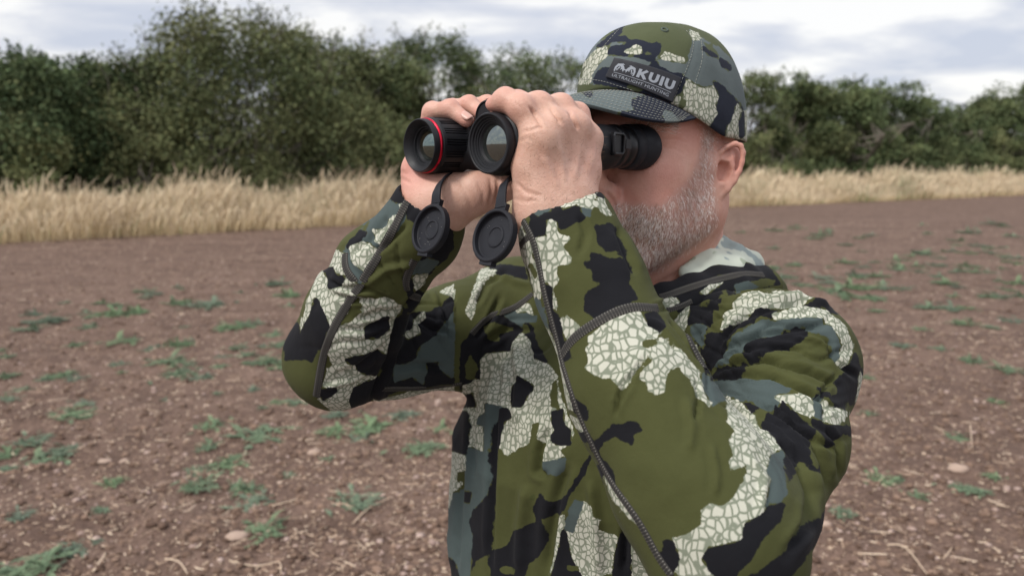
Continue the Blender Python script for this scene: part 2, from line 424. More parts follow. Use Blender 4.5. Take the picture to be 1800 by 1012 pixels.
def add_head(g):
    U = g.union
    U(ell(hp(-.010, 0, .034), (.092, .076, .090), HF), .01)
    U(ell(hp(.030, 0, -.028), (.066, .064, .088), HF), .03)
    for s in (-1, 1):
        U(rc(hp(-.002, s*.056, -.070), hp(.066, s*.022, -.114), .022, .021), .035)
        U(rc(hp(-.010, s*.058, -.030), hp(-.002, s*.055, -.070), .018, .019), .03)
        U(ell(hp(.052, s*.044, -.030), (.032, .024, .024), HF), .025)
        U(rc(hp(.090, s*.012, .020), hp(.068, s*.050, .018), .013, .012), .02)
        U(ell(hp(.058, s*.036, -.072), (.034, .026, .028), HF), .03)
    U(ell(hp(.080, 0, -.113), (.022, .027, .021), HF), .022)
    for s in (-1, 1): g.cut(ell(hp(.104, s*.033, -.004), (.022, .019, .015), HF), .016)
    for s in (-1, 1): U(ell(hp(.080, s*.033, -.002), (.014, .015, .0135), HF), .003)
    U(rc(hp(.096, 0, .004), hp(.116, 0, -.034), .008, .0105), .014)
    U(ell(hp(.120, 0, -.042), (.014, .013, .0125), HF), .010)
    for s in (-1, 1):
        U(ell(hp(.109, s*.0145, -.048), (.013, .0075, .0095), HF), .008)
        g.cut(ell(hp(.114, s*.0085, -.056), (.005, .0035, .006), HF), .003)
    U(ell(hp(.100, 0, -.070), (.012, .024, .014), HF), .016)
    U(rc(hp(.104, -.018, -.079), hp(.104, .018, -.079), .0052, .0052), .006)
    U(rc(hp(.101, -.016, -.090), hp(.101, .016, -.090), .0062, .0062), .007)
    g.cut(rc(hp(.112, -.024, -.0845), hp(.112, .024, -.0845), .0032, .0032), .004)
    # neck
    U(rc(hp(-.026, 0, -.050), hp(-.056, 0, -.215), .058, .062), .03)
    for s in (-1, 1): U(rc(hp(-.022, s*.056, -.060), hp(.0, s*.030, -.20), .013, .013), .02)
    U(rc(hp(.022, 0, -.112), hp(-.005, 0, -.20), .030, .040), .03)

def add_ear(g, s):
    """s=1 is his left ear, the one in view; drawn in its own plane, flared from the head, x backwards and y up in units of .1208 mm"""
    OE = P(1275, 300, .802)
    if s < 0: OE = OE - hl*2*((OE-H)@hl)
    e1 = nrm(hf*.866-hl*s*.5); e3 = nrm(hl*s*.866+hf*.5); e2 = hu; K_ = .0001208
    def q(x, y, c=0.0): return OE - e1*((x-481)*K_) - e2*((y-506)*K_) + e3*c
    ti = R(22); f1 = e1*math.cos(ti)-e2*math.sin(ti)*-1; f1 = nrm(e1*math.cos(ti)+e2*math.sin(ti)); f2 = nrm(e2*math.cos(ti)-e1*math.sin(ti)); FR = (f1, f2, e3); U = g.union
    def ch(pts, rr, k):
        for a, b, r0, r1 in zip(pts[:-1], pts[1:], rr[:-1], rr[1:]): U(rc(a, b, r0, r1), k)
    U(ell(q(484, 492, -.0050), (.0190, .0300, .0045), FR), .006); U(ell(q(545, 365, -.0030), (.0095, .0115, .0036), FR), .004)
    U(rc(q(350, 470, -.008), q(430, 470, -.006), .0150, .0110), .010); U(rc(q(350, 640, -.008), q(390, 640, -.005), .0110, .0070), .008)
    U(ell(q(372, 695, -.0010), (.0085, .0105, .0050), FR), .008)
    ch([q(395, 445, -.001), q(385, 400, .001), (q(405, 350, .002)), q(462, 298, .0040), q(535, 268, .0055), q(588, 288, .0066), q(612, 345, .0072), q(610, 425, .0072), q(588, 512, .0066), q(550, 598, .0054), q(490, 672, .0035), q(415, 730, .0010)],
       [.0020, .0023, .0026, .0028, .0030, .0031, .0030, .0029, .0029, .0031, .0040, .0055], .0022)
    ch([q(462, 648, .0015), q(500, 605, .0030), q(525, 535, .0040), q(525, 465, .0040), q(500, 420, .0034), q(440, 412, .0012)], [.0024, .0026, .0027, .0027, .0024, .0016], .0030)
    ch([q(525, 465, .0038), q(535, 390, .0026), q(515, 335, .0012)], [.0024, .0020, .0014], .0030)
    g.cut(ell(q(432, 528, .0035), (.0076, .0118, .0080), FR), .0035)
    g.cut(ell(q(408, 470, .0020), (.0036, .0060, .0070), FR), .003)
    U(ell(q(345, 530, .0010), (.0040, .0075, .0042), FR), .004); U(ell(q(360, 590, .0015), (.0040, .0045, .0035), FR), .004)
    U(ell(q(440, 630, .0025), (.0055, .0035, .0032), FR), .004)

# binocular frames: near barrel axis and far barrel axis (metres along, towards his left, up)
ON = P(857, 252, .622); EN = P(1124, 260, .767)
ba = nrm((EN-ON)*np.array((1, 1, 0))); bl = np.array((ba[1], -ba[0], 0.0)); BSEP = .096
def bn(s, p, q): return ON + ba*s + bl*p + UP*q
def bf(s, p, q): return ON - bl*BSEP + ba*s + bl*p + UP*q

def finger(g, pts, rad, k=.004):
    for i in range(len(pts)-1): g.union(rc(pts[i], pts[i+1], rad[i], rad[i+1]), k)
    for i in range(1, len(pts)-1): g.union(rc(pts[i], pts[i]+1e-4, rad[i]*1.03, rad[i]*1.03), k)

NEAR_FINGERS = {
 'index':  [bn(.024, .037, .002), bn(.0165, .0235, .0285), bn(.0125, .009, .0355), bn(.009, -.003, .0325)],
 'middle': [bn(.040, .038, .014), bn(.0375, .0235, .0305), bn(.0365, -.002, .0345), bn(.034, -.024, .0320)],
 'ring':   [bn(.0655, .038, .014), bn(.0645, .0235, .0310), bn(.064, -.004, .0350), bn(.062, -.025, .032)],
 'pinky':  [bn(.087, .035, .004), bn(.0865, .0235, .0260), bn(.085, .000, .0330), bn(.084, -.018, .030)]}
NEAR_RAD = {'index': (.0122, .0101, .0086, .0066), 'middle': (.0124, .0110, .0097, .0080), 'ring': (.0120, .0106, .0094, .0078), 'pinky': (.0112, .0095, .0084, .0068)}
def add_near_hand(g):
    U = g.union; k = .014
    wl, wr = P(950, 392, .628), P(1010, 352, .640)
    U(rc(wl, wr, .0195, .0195), k)
    meta = {'index': P(952, 360, .625), 'middle': P(970, 360, .629), 'ring': P(988, 352, .636), 'pinky': P(1006, 345, .645)}
    for n_, f in NEAR_FINGERS.items(): U(rc(meta[n_], f[0], .0165, NEAR_RAD[n_][0]+.0008), k)
    U(rc(P(955, 330, .630), P(1020, 300, .652), .017, .017), k)
    for n_, f in NEAR_FINGERS.items():
        U(rc(f[0]+bl*.0012, f[0]+bl*.0013, .0110, .0110), .012)
        r = NEAR_RAD[n_]; finger(g, f, r, .0065)
    fs_ = list(NEAR_FINGERS.values())
    for a_, b_ in zip(fs_[:-1], fs_[1:]):
        for k_, r_ in ((1, .0083), (2, .0066)): U(rc(a_[k_], b_[k_], r_, r_), .004)
        U(rc((a_[0]+b_[0])/2, (a_[1]+b_[1])/2, .0112, .0085), .004)
    # thumb: leaves the side of the palm near the wrist, passes under the barrel
    U(rc(P(948, 372, .628), P(938, 292, .622), .0185, .0160), k)
    U(rc(P(938, 292, .622), bn(.032, .020, -.032), .0150, .0115), .010)
    U(rc(bn(.032, .020, -.032), bn(.050, -.002, -.038), .0112, .0102), .006)
    U(rc(bn(.050, -.002, -.038), bn(.060, -.022, -.037), .0102, .0082), .006)
    # web between thumb and index finger
    U(rc(P(936, 290, .622), NEAR_FINGERS['index'][0], .0125, .0110), .012)
    # forearm inside the sleeve
    U(rc(P(978, 372, .634), P(1035, 500, .620), .027, .031), .02)
    U(rc(P(1035, 500, .620), P(1225, 870, .55), .030, .036), .02)

FAR_FINGERS = {
 'index':  [bf(.036, -.038, .006), bf(.033, -.021, .0330), bf(.036, .003, .0350), bf(.0395, .0225, .0235)],
 'middle': [bf(.055, -.040, .014), bf(.057, -.020, .0370), bf(.060, .003, .0400), bf(.060, .0225, .0300)],
 'ring':   [bf(.070, -.039, .014), bf(.077, -.018, .0400), bf(.083, .004, .0420), bf(.084, .0230, .0340)],
 'pinky':  [bf(.090, -.036, .008), bf(.098, -.018, .0330), bf(.103, .001, .0360), bf(.105, .0170, .0300)]}
FAR_RAD = {'index': (.0112, .0088, .0082, .0070), 'middle': (.0112, .0090, .0083, .0070), 'ring': (.011, .0086, .0078, .0066), 'pinky': (.010, .0078, .0068, .0058)}
def add_far_hand(g):
    U = g.union; k = .014
    U(rc(P(750, 365, .726), P(786, 362, .712), .0205, .0200), k)
    for i, (n_, f) in enumerate(FAR_FINGERS.items()):
        U(rc(P(755, 352, .728)+np.array((.004*i, .006*i, 0)), f[0], .0175, FAR_RAD[n_][0]+.001), k)
        finger(g, f, FAR_RAD[n_], .0045)
    U(rc(P(738, 300, .728), P(752, 345, .726), .0175, .0200), .02)
    # heel of the hand and thumb under the barrels
    U(rc(P(788, 354, .718), P(838, 339, .712), .0222, .0188), .02)
    U(rc(P(838, 339, .712), P(886, 328, .712), .0182, .0138), .012)
    U(rc(P(886, 328, .712), P(930, 316, .716), .0130, .0100), .006)
    U(rc(P(765, 325, .738), P(835, 325, .740), .017, .014), .02)
    U(rc(P(764, 368, .724), P(672, 474, .757), .026, .028), .02)
    U(rc(P(672, 474, .757), P(596, 622, .825), .028, .032), .02)

SH_N, SH_F = P(1378, 640, .735), P(905, 560, .995)      # shoulder joints
EL_N, EL_F = P(1290, 950, .548), P(588, 632, .830)      # elbows
sdir = nrm(SH_N-SH_F); tdir = np.cross(UP, sdir); tdir = nrm(tdir if tdir[1] < 0 else -tdir)   # his left, his front
def torso(tab, shrink=0.0):
    """elliptic trunk; tab rows: z, x, y, half width, half depth"""
    T = np.array(tab); zs = T[:, 0]
    def fn(X, Y, Z):
        z = np.clip(Z, zs[0], zs[-1]).astype(np.float64); f = lambda c: np.interp(z, zs, T[:, c]).astype(np.float32)
        cx, cy, ww, tt = f(1), f(2), f(3)-shrink, f(4)-shrink
        px, py = X-cx, Y-cy; a = px*sdir[0]+py*sdir[1]; b = px*tdir[0]+py*tdir[1]
        e = ((np.abs(a)/ww)**2.3+(np.abs(b)/tt)**2.3)**(1/2.3); d = (e-1)*np.minimum(ww, tt)
        dz = np.maximum(zs[0]-Z, Z-zs[-1]); return np.maximum(d, dz)
    m = T[:, 3].max()
    return fn, np.array((T[:, 1].min()-m, T[:, 2].min()-m, zs[0])), np.array((T[:, 1].max()+m, T[:, 2].max()+m, zs[-1]))
TORSO = [(.86, .115, .885, .180, .140), (1.00, .105, .882, .188, .155), (1.16, .103, .880, .196, .158), (1.30, .112, .872, .212, .150), (1.38, .132, .868, .200, .126), (1.43, .155, .880, .150, .095), (1.46, .170, .893, .10, .07)]

BODY_OFF = []
def pieces(parts, smooth=2):
    Vs, Fs, n = [], [], 0
    for g in parts:
        V, Q = g.mesh(smooth); BODY_OFF.append(n); Vs.append(V); Fs.append(Q+n); n += len(V)
    return np.concatenate(Vs), np.concatenate(Fs)

gh = Grid(hp(0, 0, 0)-np.array((.15, .15, .23)), hp(0, 0, 0)+np.array((.15, .15, .14)), .0017); add_head(gh)
for s_ in (1, -1): add_ear(gh, s_)
gn = Grid((-.03, .50, 1.16), (.20, .72, 1.80), .0019); add_near_hand(gn)
gf = Grid((-.27, .62, 1.38), (.04, .92, 1.86), .0021); add_far_hand(gf)
gb = Grid((-.30, .35, .82), (.48, 1.20, 1.62), .010)
gb.union(torso(TORSO, .03), .03)
for a_, b_, ra_, rb_ in ((SH_N, P(1366, 768, .66), .040, .032), (P(1366, 768, .66), P(1306, 880, .60), .032, .030), (P(1306, 880, .60), P(1262, 925, .545), .030, .030), (SH_F, P(700, 612, .88), .040, .034), (P(700, 612, .88), EL_F, .034, .034), (SH_F, SH_N, .045, .045), (P(1262, 925, .545), P(1035, 500, .62), .034, .029), (EL_F, P(672, 474, .757), .032, .028), (hp(-.05, 0, -.16), (SH_F+SH_N)/2, .055, .07)):
    gb.union(rc(a_, b_, ra_, rb_), .03)
# legs inside the trousers
gb2 = Grid((-.10, .62, .05), (.42, 1.12, .95), .012)
HIP = {1: np.array((.120, .88, .88))+sdir*.09, -1: np.array((.120, .88, .88))-sdir*.09}
for s_ in (1, -1):
    kn = HIP[s_]+np.array((0, 0, -.40))+tdir*.02+sdir*.02*s_; an = HIP[s_]+np.array((0, 0, -.78))+sdir*.04*s_
    gb2.union(rc(HIP[s_], kn, .080, .052), .02); gb2.union(rc(kn, an, .052, .034), .02)
VB, QB = pieces([gh, gn, gf, gb, gb2])
NB = normals(VB, QB); ub, vb, db = project(VB)
view = VB-np.array((0, 0, CAM_Z)); view /= np.linalg.norm(view, axis=1)[:, None]
FB = (NB*view).sum(1) < .1
def poly_dist(u, v, pts, closed=False):
    """distance in pixels to a polyline, with the running parameter 0..1"""
    pts = np.array(pts, dtype=float); best = np.full(len(u), 1e9); tt = np.zeros(len(u)); n = len(pts)-1
    for i in range(n + (1 if closed else 0)):
        a = pts[i]; b = pts[(i+1) % len(pts)]; d = b-a; L2 = max(d@d, 1e-9)
        t = np.clip(((u-a[0])*d[0]+(v-a[1])*d[1])/L2, 0, 1); q = np.hypot(u-a[0]-d[0]*t, v-a[1]-d[1]*t)
        mk = q < best; best[mk] = q[mk]; tt[mk] = ((i+t)/max(n, 1))[mk]
    return best, tt
def crease(V, Nm, F, u, v, lst, sel=None):
    """fold lines of the surface facing the viewer, pressed in (-) or raised (+) along the normal"""
    D = np.zeros(len(V))
    for pts, w_, a_ in lst:
        p = np.array(pts, float); m_ = 4*w_
        k = F & (u > p[:, 0].min()-m_) & (u < p[:, 0].max()+m_) & (v > p[:, 1].min()-m_) & (v < p[:, 1].max()+m_)
        if sel is not None: k &= sel
        i = np.nonzero(k)[0]
        if len(i) == 0: continue
        d, t = poly_dist(u[i], v[i], p); end = np.clip(np.sin(np.pi*np.clip(t, .02, .98))*2.2, 0, 1)
        D[i] += a_*(np.exp(-(d/w_)**2)-.30*np.exp(-((d-2.0*w_)/w_)**2))*end
    return V + Nm*D[:, None]
def Z(x0, y0, s, pts): return [(x0+s*a, y0+s*b) for a, b in pts]
ZH = lambda p: Z(850, 150, .2470, p)       # near hand close view
def between(a, b):
    m1 = (a[1]+b[1])/2; m0 = (a[0]+b[0])/2; q_ = np.array([m1, m1*.7+m0*.3, m1*.4+m0*.6, m1*.2+m0*.8]); u_, v_, _ = project(q_); return list(zip(u_, v_))
fn_ = list(NEAR_FINGERS.values())
hand_lines = [(between(fn_[i_], fn_[i_+1]), 2.6, -.0023) for i_ in range(3)]+[(ZH([(255, 395), (300, 380), (350, 385)]), 2.0, -.0011), (ZH([(280, 330), (340, 320), (420, 290)]), 2.4, -.0008),
    (ZH([(230, 690), (300, 760), (420, 790)]), 3, -.0008), (ZH([(200, 800), (300, 830), (400, 810)]), 2.5, -.0006),
    (ZH([(420, 500), (470, 600), (540, 740)]), 5, .0009), (ZH([(540, 420), (560, 560), (580, 700)]), 6, .0008), (ZH([(690, 400), (670, 520), (640, 680)]), 6, .0008), (ZH([(800, 350), (780, 500), (740, 640)]), 6, .0005),
    (ZH([(300, 130), (360, 200)]), 2.2, -.0005), (ZH([(230, 120), (270, 170)]), 2.2, -.0005), (ZH([(420, 90), (470, 120)]), 2.2, -.0005), (ZH([(690, 70), (740, 110)]), 2.2, -.0005),
    # far hand: palm creases below the barrels, knuckle lines
    (Z(700, 290, .1877, [(930, 100), (935, 220), (900, 380)]), 3, -.0014), (Z(700, 290, .1877, [(860, 110), (880, 250), (840, 400)]), 3, -.0008), (Z(700, 290, .1877, [(560, 120), (640, 260), (700, 420)]), 4, -.0007),
    (Z(700, 290, .1877, [(740, 150), (800, 270), (790, 400)]), 4, -.0006), (Z(700, 290, .1877, [(30, 120), (120, 180)]), 3, -.0007), (Z(700, 290, .1877, [(20, 60), (90, 90)]), 3, -.0006)]
VB = crease(VB, NB, FB, ub, vb, [(p_, w_, a_*1.3) for p_, w_, a_ in hand_lines])
# nasolabial fold, crow's feet, neck folds
face_lines = [([(1062, 335), (1078, 352), (1086, 372)], 3.5, -.0018), ([(1160, 232), (1190, 228), (1215, 232)], 2, -.0007), ([(1160, 245), (1188, 245), (1212, 252)], 2, -.0006),
    ([(1162, 258), (1185, 262), (1205, 272)], 2, -.0005), ([(1145, 505), (1190, 482), (1250, 420)], 4, -.0009), ([(1165, 515), (1215, 470), (1262, 400)], 3, -.0007)]
VB = crease(VB, NB, FB, ub, vb, face_lines)
VB = VB + NB*(fbm(VB, 60, 3, 5)*.00035)[:, None]
def blob(pts_r):
    o = np.zeros(len(VB))
    for c, r in pts_r: o = np.maximum(o, np.clip(1-np.linalg.norm(VB-c, axis=1)/r, 0, 1)**1.0)
    return o
red = blob([(hp(.118, 0, -.045), .035), (hp(.072, .050, -.030), .042), (hp(-.024, .085, -.02), .055), (hp(-.024, -.085, -.02), .055), (hp(.0, .05, -.19), .07)]
           + [(f[i], .016) for f in list(NEAR_FINGERS.values())+list(FAR_FINGERS.values()) for i in (1, 2, 3)] + [(P(735, 300, .715), .04)])
rel = VB-H; ha, hb, hc = rel@hf, rel@hl, rel@hu
red = np.maximum(red, np.where(np.linalg.norm(rel, axis=1) < .2, .46+.38*fbm(VB, 30, 3, 6), 0))
BEARD = [(.024, .030), (.030, .0), (.037, -.014), (.050, -.030), (.066, -.044), (.083, -.060), (.104, -.056), (.122, -.068), (.116, -.112), (.088, -.150), (.045, -.142), (.012, -.116), (.000, -.085), (.008, -.050), (.008, -.020), (.004, .030)]
def poly_sd(u, v, pts):
    """signed distance to a polygon, positive inside"""
    p = np.array(pts, float); n = len(p); inside = np.zeros(len(u), bool)
    for i in range(n):
        a, b = p[i], p[(i+1) % n]
        c_ = (a[1] > v) != (b[1] > v)
        with np.errstate(divide='ignore', invalid='ignore'): xx = (b[0]-a[0])*(v-a[1])/(b[1]-a[1])+a[0]
        inside ^= c_ & (u < xx)
    d, _ = poly_dist(u, v, p, True); return np.where(inside, d, -d)
near_head = np.linalg.norm(rel, axis=1) < .2
stub = np.where(near_head, np.clip(poly_sd(ha, hc, BEARD)/.008+.2, 0, 1), 0)
mb = mesh_np('body', VB, QB); attr(mb, 'red', red); attr(mb, 'stub', stub)
body = obj('body', mb, M['skin'], man)

# nails
def nail(f, rad, up_, name='fingernail'):
    d = nrm(f[3]-f[2]); n_ = nrm(up_-d*(up_@d)); s = np.cross(d, n_); b_ = MB(); V = []
    nu, nv = 7, 7; c0 = f[3]+d*rad*.05
    for i in range(nu):
        for j in range(nv):
            x = (i/(nu-1)*2-1); y = (j/(nv-1)*2-1); x2 = x*math.sqrt(1-.35*y*y); y2 = y*math.sqrt(1-.35*x*x)
            V.append(c0+d*(y2*rad*.82)+s*(x2*rad*.74)+n_*(rad*1.03*math.sqrt(max(.05, 1-(x2*.74)**2-.12*max(y2, 0)**2))))
    b_.add(V, [(i*nv+j, (i+1)*nv+j, (i+1)*nv+j+1, i*nv+j+1) for i in range(nu-1) for j in range(nv-1)])
    o = b_.build(name, M['nail'], man); sm = o.modifiers.new('thick', 'SOLIDIFY'); sm.thickness = .0006
    return o
M['nail'] = mat('nail', (.58, .34, .28), .35, spec=.4)
nail(FAR_FINGERS['index'], .0070, nrm(UP*.75+bl*.35-ba*.35)); nail(FAR_FINGERS['middle'], .0070, nrm(UP*.8+bl*.4)); nail(FAR_FINGERS['ring'], .0066, nrm(UP*.8+bl*.4))
nail(NEAR_FINGERS['index'], .0066, nrm(UP*.8-bl*.6)); nail(NEAR_FINGERS['middle'], .0070, nrm(UP*.9-bl*.3))
# ------------------------------------------------------------------ hooded top
NA = [(P(985, 368, .632), .0375), (P(1005, 430, .628), .0400), (P(1035, 500, .618), .0440), (P(1115, 680, .588), .0540), (P(1218, 850, .556), .0590), (P(1262, 925, .545), .0600)]
NU = [(P(1275, 945, .545), .0590), (P(1306, 880, .600), .0530), (P(1366, 768, .660), .0525), (SH_N, .0650)]
FA = [(P(762, 356, .722), .0375), (P(738, 410, .735), .0390), (P(672, 472, .757), .0445), (P(622, 560, .790), .0500), (P(590, 628, .828), .0545)]
FU = [(P(592, 634, .830), .0535), (P(700, 612, .880), .0520), (P(800, 590, .925), .0590), (SH_F, .0750)]
gs = Grid((-.32, .36, .80), (.50, 1.20, 1.66), .0025)
def chain(g, L_, k=.02):
    for (a, ra), (b, rb) in zip(L_[:-1], L_[1:]): g.union(rc(a, b, ra, rb), k)
gT = gs
gs.union(torso(TORSO), .03)
NKB = hp(-.048, 0, -.175)
gs.union(rc(SH_N+np.array((-.02, .01, .0)), NKB+np.array((.03, -.01, -.060)), .052, .046), .05)
gs.union(rc(SH_F+np.array((.02, 0, -.005)), NKB+np.array((-.03, 0.01, -.055)), .070, .052), .05)
gs.union(rc(SH_F, SH_N, .062, .062), .05)
gs.union(ell((SH_F+SH_N)/2+tdir*.05+UP*(-.10), (.17, .095, .11), (sdir, tdir, UP)), .05)
chain(gs, FU, .03); chain(gs, NU, .03)
# arms: kept in a second field too, to know which vertex belongs to which limb
chain(gs, FA, .016); chain(gs, NA, .014)
def dist_chain(V, L_):
    b = np.full(len(V), 9.0)
    for (a, ra), (c, rb_) in zip(L_[:-1], L_[1:]):
        d = c-a; t = np.clip(((V-a)@d)/(d@d), 0, 1); b = np.minimum(b, np.linalg.norm(V-a-t[:, None]*d, axis=1)-(ra+(rb_-ra)*t))
    return b
# cuffs: cut the sleeve off square to the wrist and hollow its mouth
wn = nrm(nrm(NA[0][0]-NA[1][0])+np.array((-.10, -.18, .25))); gs.cut(halfspace(P(978, 366, .60)+wn*.002, wn, .075), .004)
wf_ = nrm(nrm(FA[0][0]-FA[1][0])+np.array((.0, -.05, .0))); gs.cut(halfspace(P(764, 352, .722)+wf_*.0, wf_, .07), .004)
gs.cut(rc(P(985, 368, .632)+wn*.02, P(985, 368, .632)-wn*.012, .0335, .0335), .002)
gs.cut(rc(FA[0][0]+wf_*.02, FA[0][0]-wf_*.012, .0335, .0335), .002)
# neck opening
gs.cut(rc(hp(-.03, 0, -.06), hp(-.048, 0, -.175), .062, .058), .012)
VS, QS = gs.mesh(2)
dNA, dNU, dFA, dFU = (dist_chain(VS, c) for c in (NA, NU, FA, FU))
tf, _, _ = torso(TORSO)
lay = np.zeros(len(VS), int)                       # 0 trunk, 1 near arm, 2 far arm
arm_n = np.minimum(dNA, dNU); arm_f = np.minimum(dFA, dFU)
us, vs, ds = project(VS)
lay[(arm_n < .022) & (us > 905)] = 1; lay[(arm_f < .022) & (us < 800)] = 2
lay[(lay == 1) & (dNA > .02) & (us < 1235) & (vs > 480)] = 0
NS = normals(VS, QS)
vw = VS-np.array((0, 0, CAM_Z)); vw /= np.linalg.norm(vw, axis=1)[:, None]
fac = -(NS*vw).sum(1)
Z4 = lambda p: Z(490, 300, .4348, p); Z5 = lambda p: Z(860, 320, .3953, p); Z6 = lambda p: Z(1100, 420, .5851, p); Z7 = lambda p: Z(770, 560, .4465, p)
# folds and drag lines of the cloth
FN = [(Z6([(255, 405), (330, 375), (420, 368), (560, 405), (640, 440)]), 9, -.0060), (Z6([(262, 425), (340, 412), (440, 420), (560, 470), (640, 520)]), 8, -.0045),
      (Z6([(250, 395), (300, 330), (400, 290), (520, 268), (600, 262)]), 8, -.0045), (Z6([(258, 400), (330, 345), (430, 325), (560, 330)]), 6, -.0030),
      (Z6([(300, 285), (360, 235), (450, 205), (560, 185)]), 9, -.0050), (Z6([(250, 385), (290, 300), (370, 215), (450, 150)]), 9, -.0045), (Z6([(420, 180), (520, 175), (620, 205)]), 7, .0035),
      (Z6([(460, 590), (520, 660), (560, 760), (550, 860), (480, 950)]), 14, -.0055), (Z6([(480, 540), (560, 600), (600, 690), (610, 760)]), 10, -.0035), (Z6([(430, 560), (500, 620), (540, 700)]), 7, .0035),
      (Z6([(400, 500), (470, 540), (560, 600), (640, 640)]), 7, -.0030), (Z6([(330, 470), (430, 500), (520, 560)]), 7, .0030), (Z6([(600, 560), (640, 620), (640, 720)]), 7, -.0030),
      (Z6([(640, 400), (590, 460), (600, 560)]), 7, -.003), (Z6([(600, 300), (640, 370), (700, 420)]), 8, -.003), (Z6([(500, 300), (560, 300), (620, 330)]), 6, .0025),
      (Z5([(570, 960), (590, 900), (640, 850), (700, 770)]), 6, -.0035), (Z5([(930, 960), (925, 880)]), 5, -.0025), (Z5([(700, 620), (760, 650), (850, 760)]), 6, -.003),
      (Z7([(700, 380), (705, 330), (760, 240)]), 7, -.0035), (Z7([(1010, 400), (1030, 310)]), 7, -.0025), (Z7([(1080, 480), (1100, 600), (1090, 700)]), 10, .0020),
      (Z5([(400, 150), (430, 230), (400, 330)]), 9, -.0022), (Z5([(560, 200), (600, 300), (650, 420)]), 10, -.0030), (Z5([(190, 140), (260, 110), (360, 60), (470, 40)]), 6, .0018),
      (Z6([(370, 640), (420, 720), (400, 830)]), 10, .0020), (Z6([(180, 470), (200, 560), (190, 640)]), 12, .0018)]
FFL = [(Z4([(500, 560), (470, 640), (440, 760), (400, 860), (370, 950)]), 9, -.0060), (Z4([(600, 470), (540, 520), (500, 560)]), 8, -.0060), (Z4([(530, 580), (620, 640), (700, 650)]), 8, -.0035),
       (Z4([(470, 800), (560, 780), (680, 800)]), 9, -.0030), (Z4([(640, 510), (680, 590), (700, 700)]), 8, -.0035), (Z4([(700, 480), (740, 570), (760, 680)]), 7, -.0035), (Z4([(740, 450), (790, 520), (800, 620)]), 7, -.0030),
       (Z4([(280, 470), (360, 480), (480, 540)]), 8, -.0035), (Z4([(220, 500), (300, 520), (420, 520)]), 7, -.0028), (Z4([(300, 340), (400, 250), (440, 180)]), 9, -.0025), (Z4([(360, 460), (440, 400), (540, 380)]), 9, .0030), (Z4([(320, 600), (400, 570), (500, 560)]), 7, -.0035),
       (Z4([(240, 640), (330, 640), (460, 600)]), 8, -.0028), (Z4([(230, 830), (320, 790), (430, 700)]), 8, -.0030), (Z4([(180, 880), (280, 850), (390, 800)]), 7, .0028), (Z4([(390, 330), (440, 300), (520, 210)]), 7, -.0025),
       (Z4([(200, 440), (250, 470), (300, 480)]), 6, -.003), (Z4([(620, 480), (660, 560), (640, 680)]), 6, .0025), (Z4([(560, 900), (640, 880), (740, 880)]), 6, -.002), (Z4([(110, 560), (150, 480), (200, 380)]), 9, .0025)]
FT = [(Z7([(250, 160), (215, 400), (215, 700), (210, 1012)]), 9, -.0050), (Z7([(300, 60), (330, 230), (300, 420)]), 14, .0045), (Z7([(440, 420), (400, 520), (390, 600), (430, 620)]), 10, -.0055), (Z7([(520, 560), (470, 700), (440, 860), (430, 1012)]), 14, -.0050),
      (Z7([(350, 640), (330, 800), (320, 1012)]), 16, .0045), (Z7([(100, 560), (80, 760), (70, 1012)]), 9, -.0040), (Z7([(150, 200), (130, 420), (140, 640)]), 10, -.0035), (Z7([(700, 700), (740, 820), (730, 1012)]), 10, -.0045), (Z7([(600, 620), (620, 800), (640, 1012)]), 14, .004),
      (Z4([(790, 680), (850, 610), (900, 500)]), 8, -.0035), (Z4([(870, 410), (950, 450), (1040, 470)]), 8, .003), (Z4([(830, 700), (930, 640), (1040, 640)]), 9, -.0035), (Z4([(980, 700), (1040, 790)]), 8, -.003), (Z4([(800, 540), (840, 460), (930, 400)]), 8, -.0035),
      (Z6([(75, 195), (200, 150), (330, 110), (430, 105)]), 5, .0035), (Z6([(95, 215), (200, 190), (330, 160), (440, 150)]), 6, -.0050), (Z6([(130, 240), (180, 300), (245, 385)]), 5, -.0030), (Z6([(200, 200), (300, 210), (420, 170)]), 7, -.004),
      (Z6([(200, 300), (240, 260), (330, 190)]), 7, -.0035), (Z6([(290, 120), (380, 130), (450, 110)]), 5, -.003), (Z6([(450, 130), (540, 170), (620, 190)]), 7, -.003)]
VS = VS + NS*((fbm(VS, 16, 2, 3)*.0030)+(fbm(VS, 45, 2, 9)*.0010))[:, None]
Fs_ = fac > .02
FN, FFL, FT = ([(p_, w_*.60, a_*1.35) for p_, w_, a_ in L_] for L_ in (FN, FFL, FT))
VS = crease(VS, NS, Fs_, us, vs, FN, lay == 1); VS = crease(VS, NS, Fs_, us, vs, FFL, lay == 2); VS = crease(VS, NS, Fs_, us, vs, FT, lay == 0)
VS = crease(VS, NS, Fs_, us, vs, FT[-7:], lay == 1)
def radial(V, c, r0, r1, a0, a1, n, amp, sel, seed):
    th = np.degrees(np.arctan2(vs-c[1], us-c[0])); r = np.hypot(us-c[0], vs-c[1]); nz = fbm(np.stack([us, vs, us*0+seed], 1), .012, 2, seed)
    w_ = np.clip((r-r0)/25, 0, 1)*np.clip((r1-r)/(r1*.5), 0, 1)*np.clip((th-a0)/12, 0, 1)*np.clip((a1-th)/12, 0, 1)*Fs_*sel*np.clip(fac*2.6-.25, 0, 1)
    s_ = np.sin(np.radians(th)*n+nz*3.2+seed); amp_ = amp*(.55+.45*fbm(np.stack([us, vs, us*0], 1), .02, 1, seed+5))
    return V-NS*(w_*amp_*(1.25*np.exp(-(s_/.26)**2)-.30))[:, None]
VS = radial(VS, (1225, 668), 45, 330, -62, 58, 9.5, .0068, lay == 1, 3); VS = radial(VS, (1225, 668), 60, 330, -62, 58, 21, .0026, lay == 1, 8)
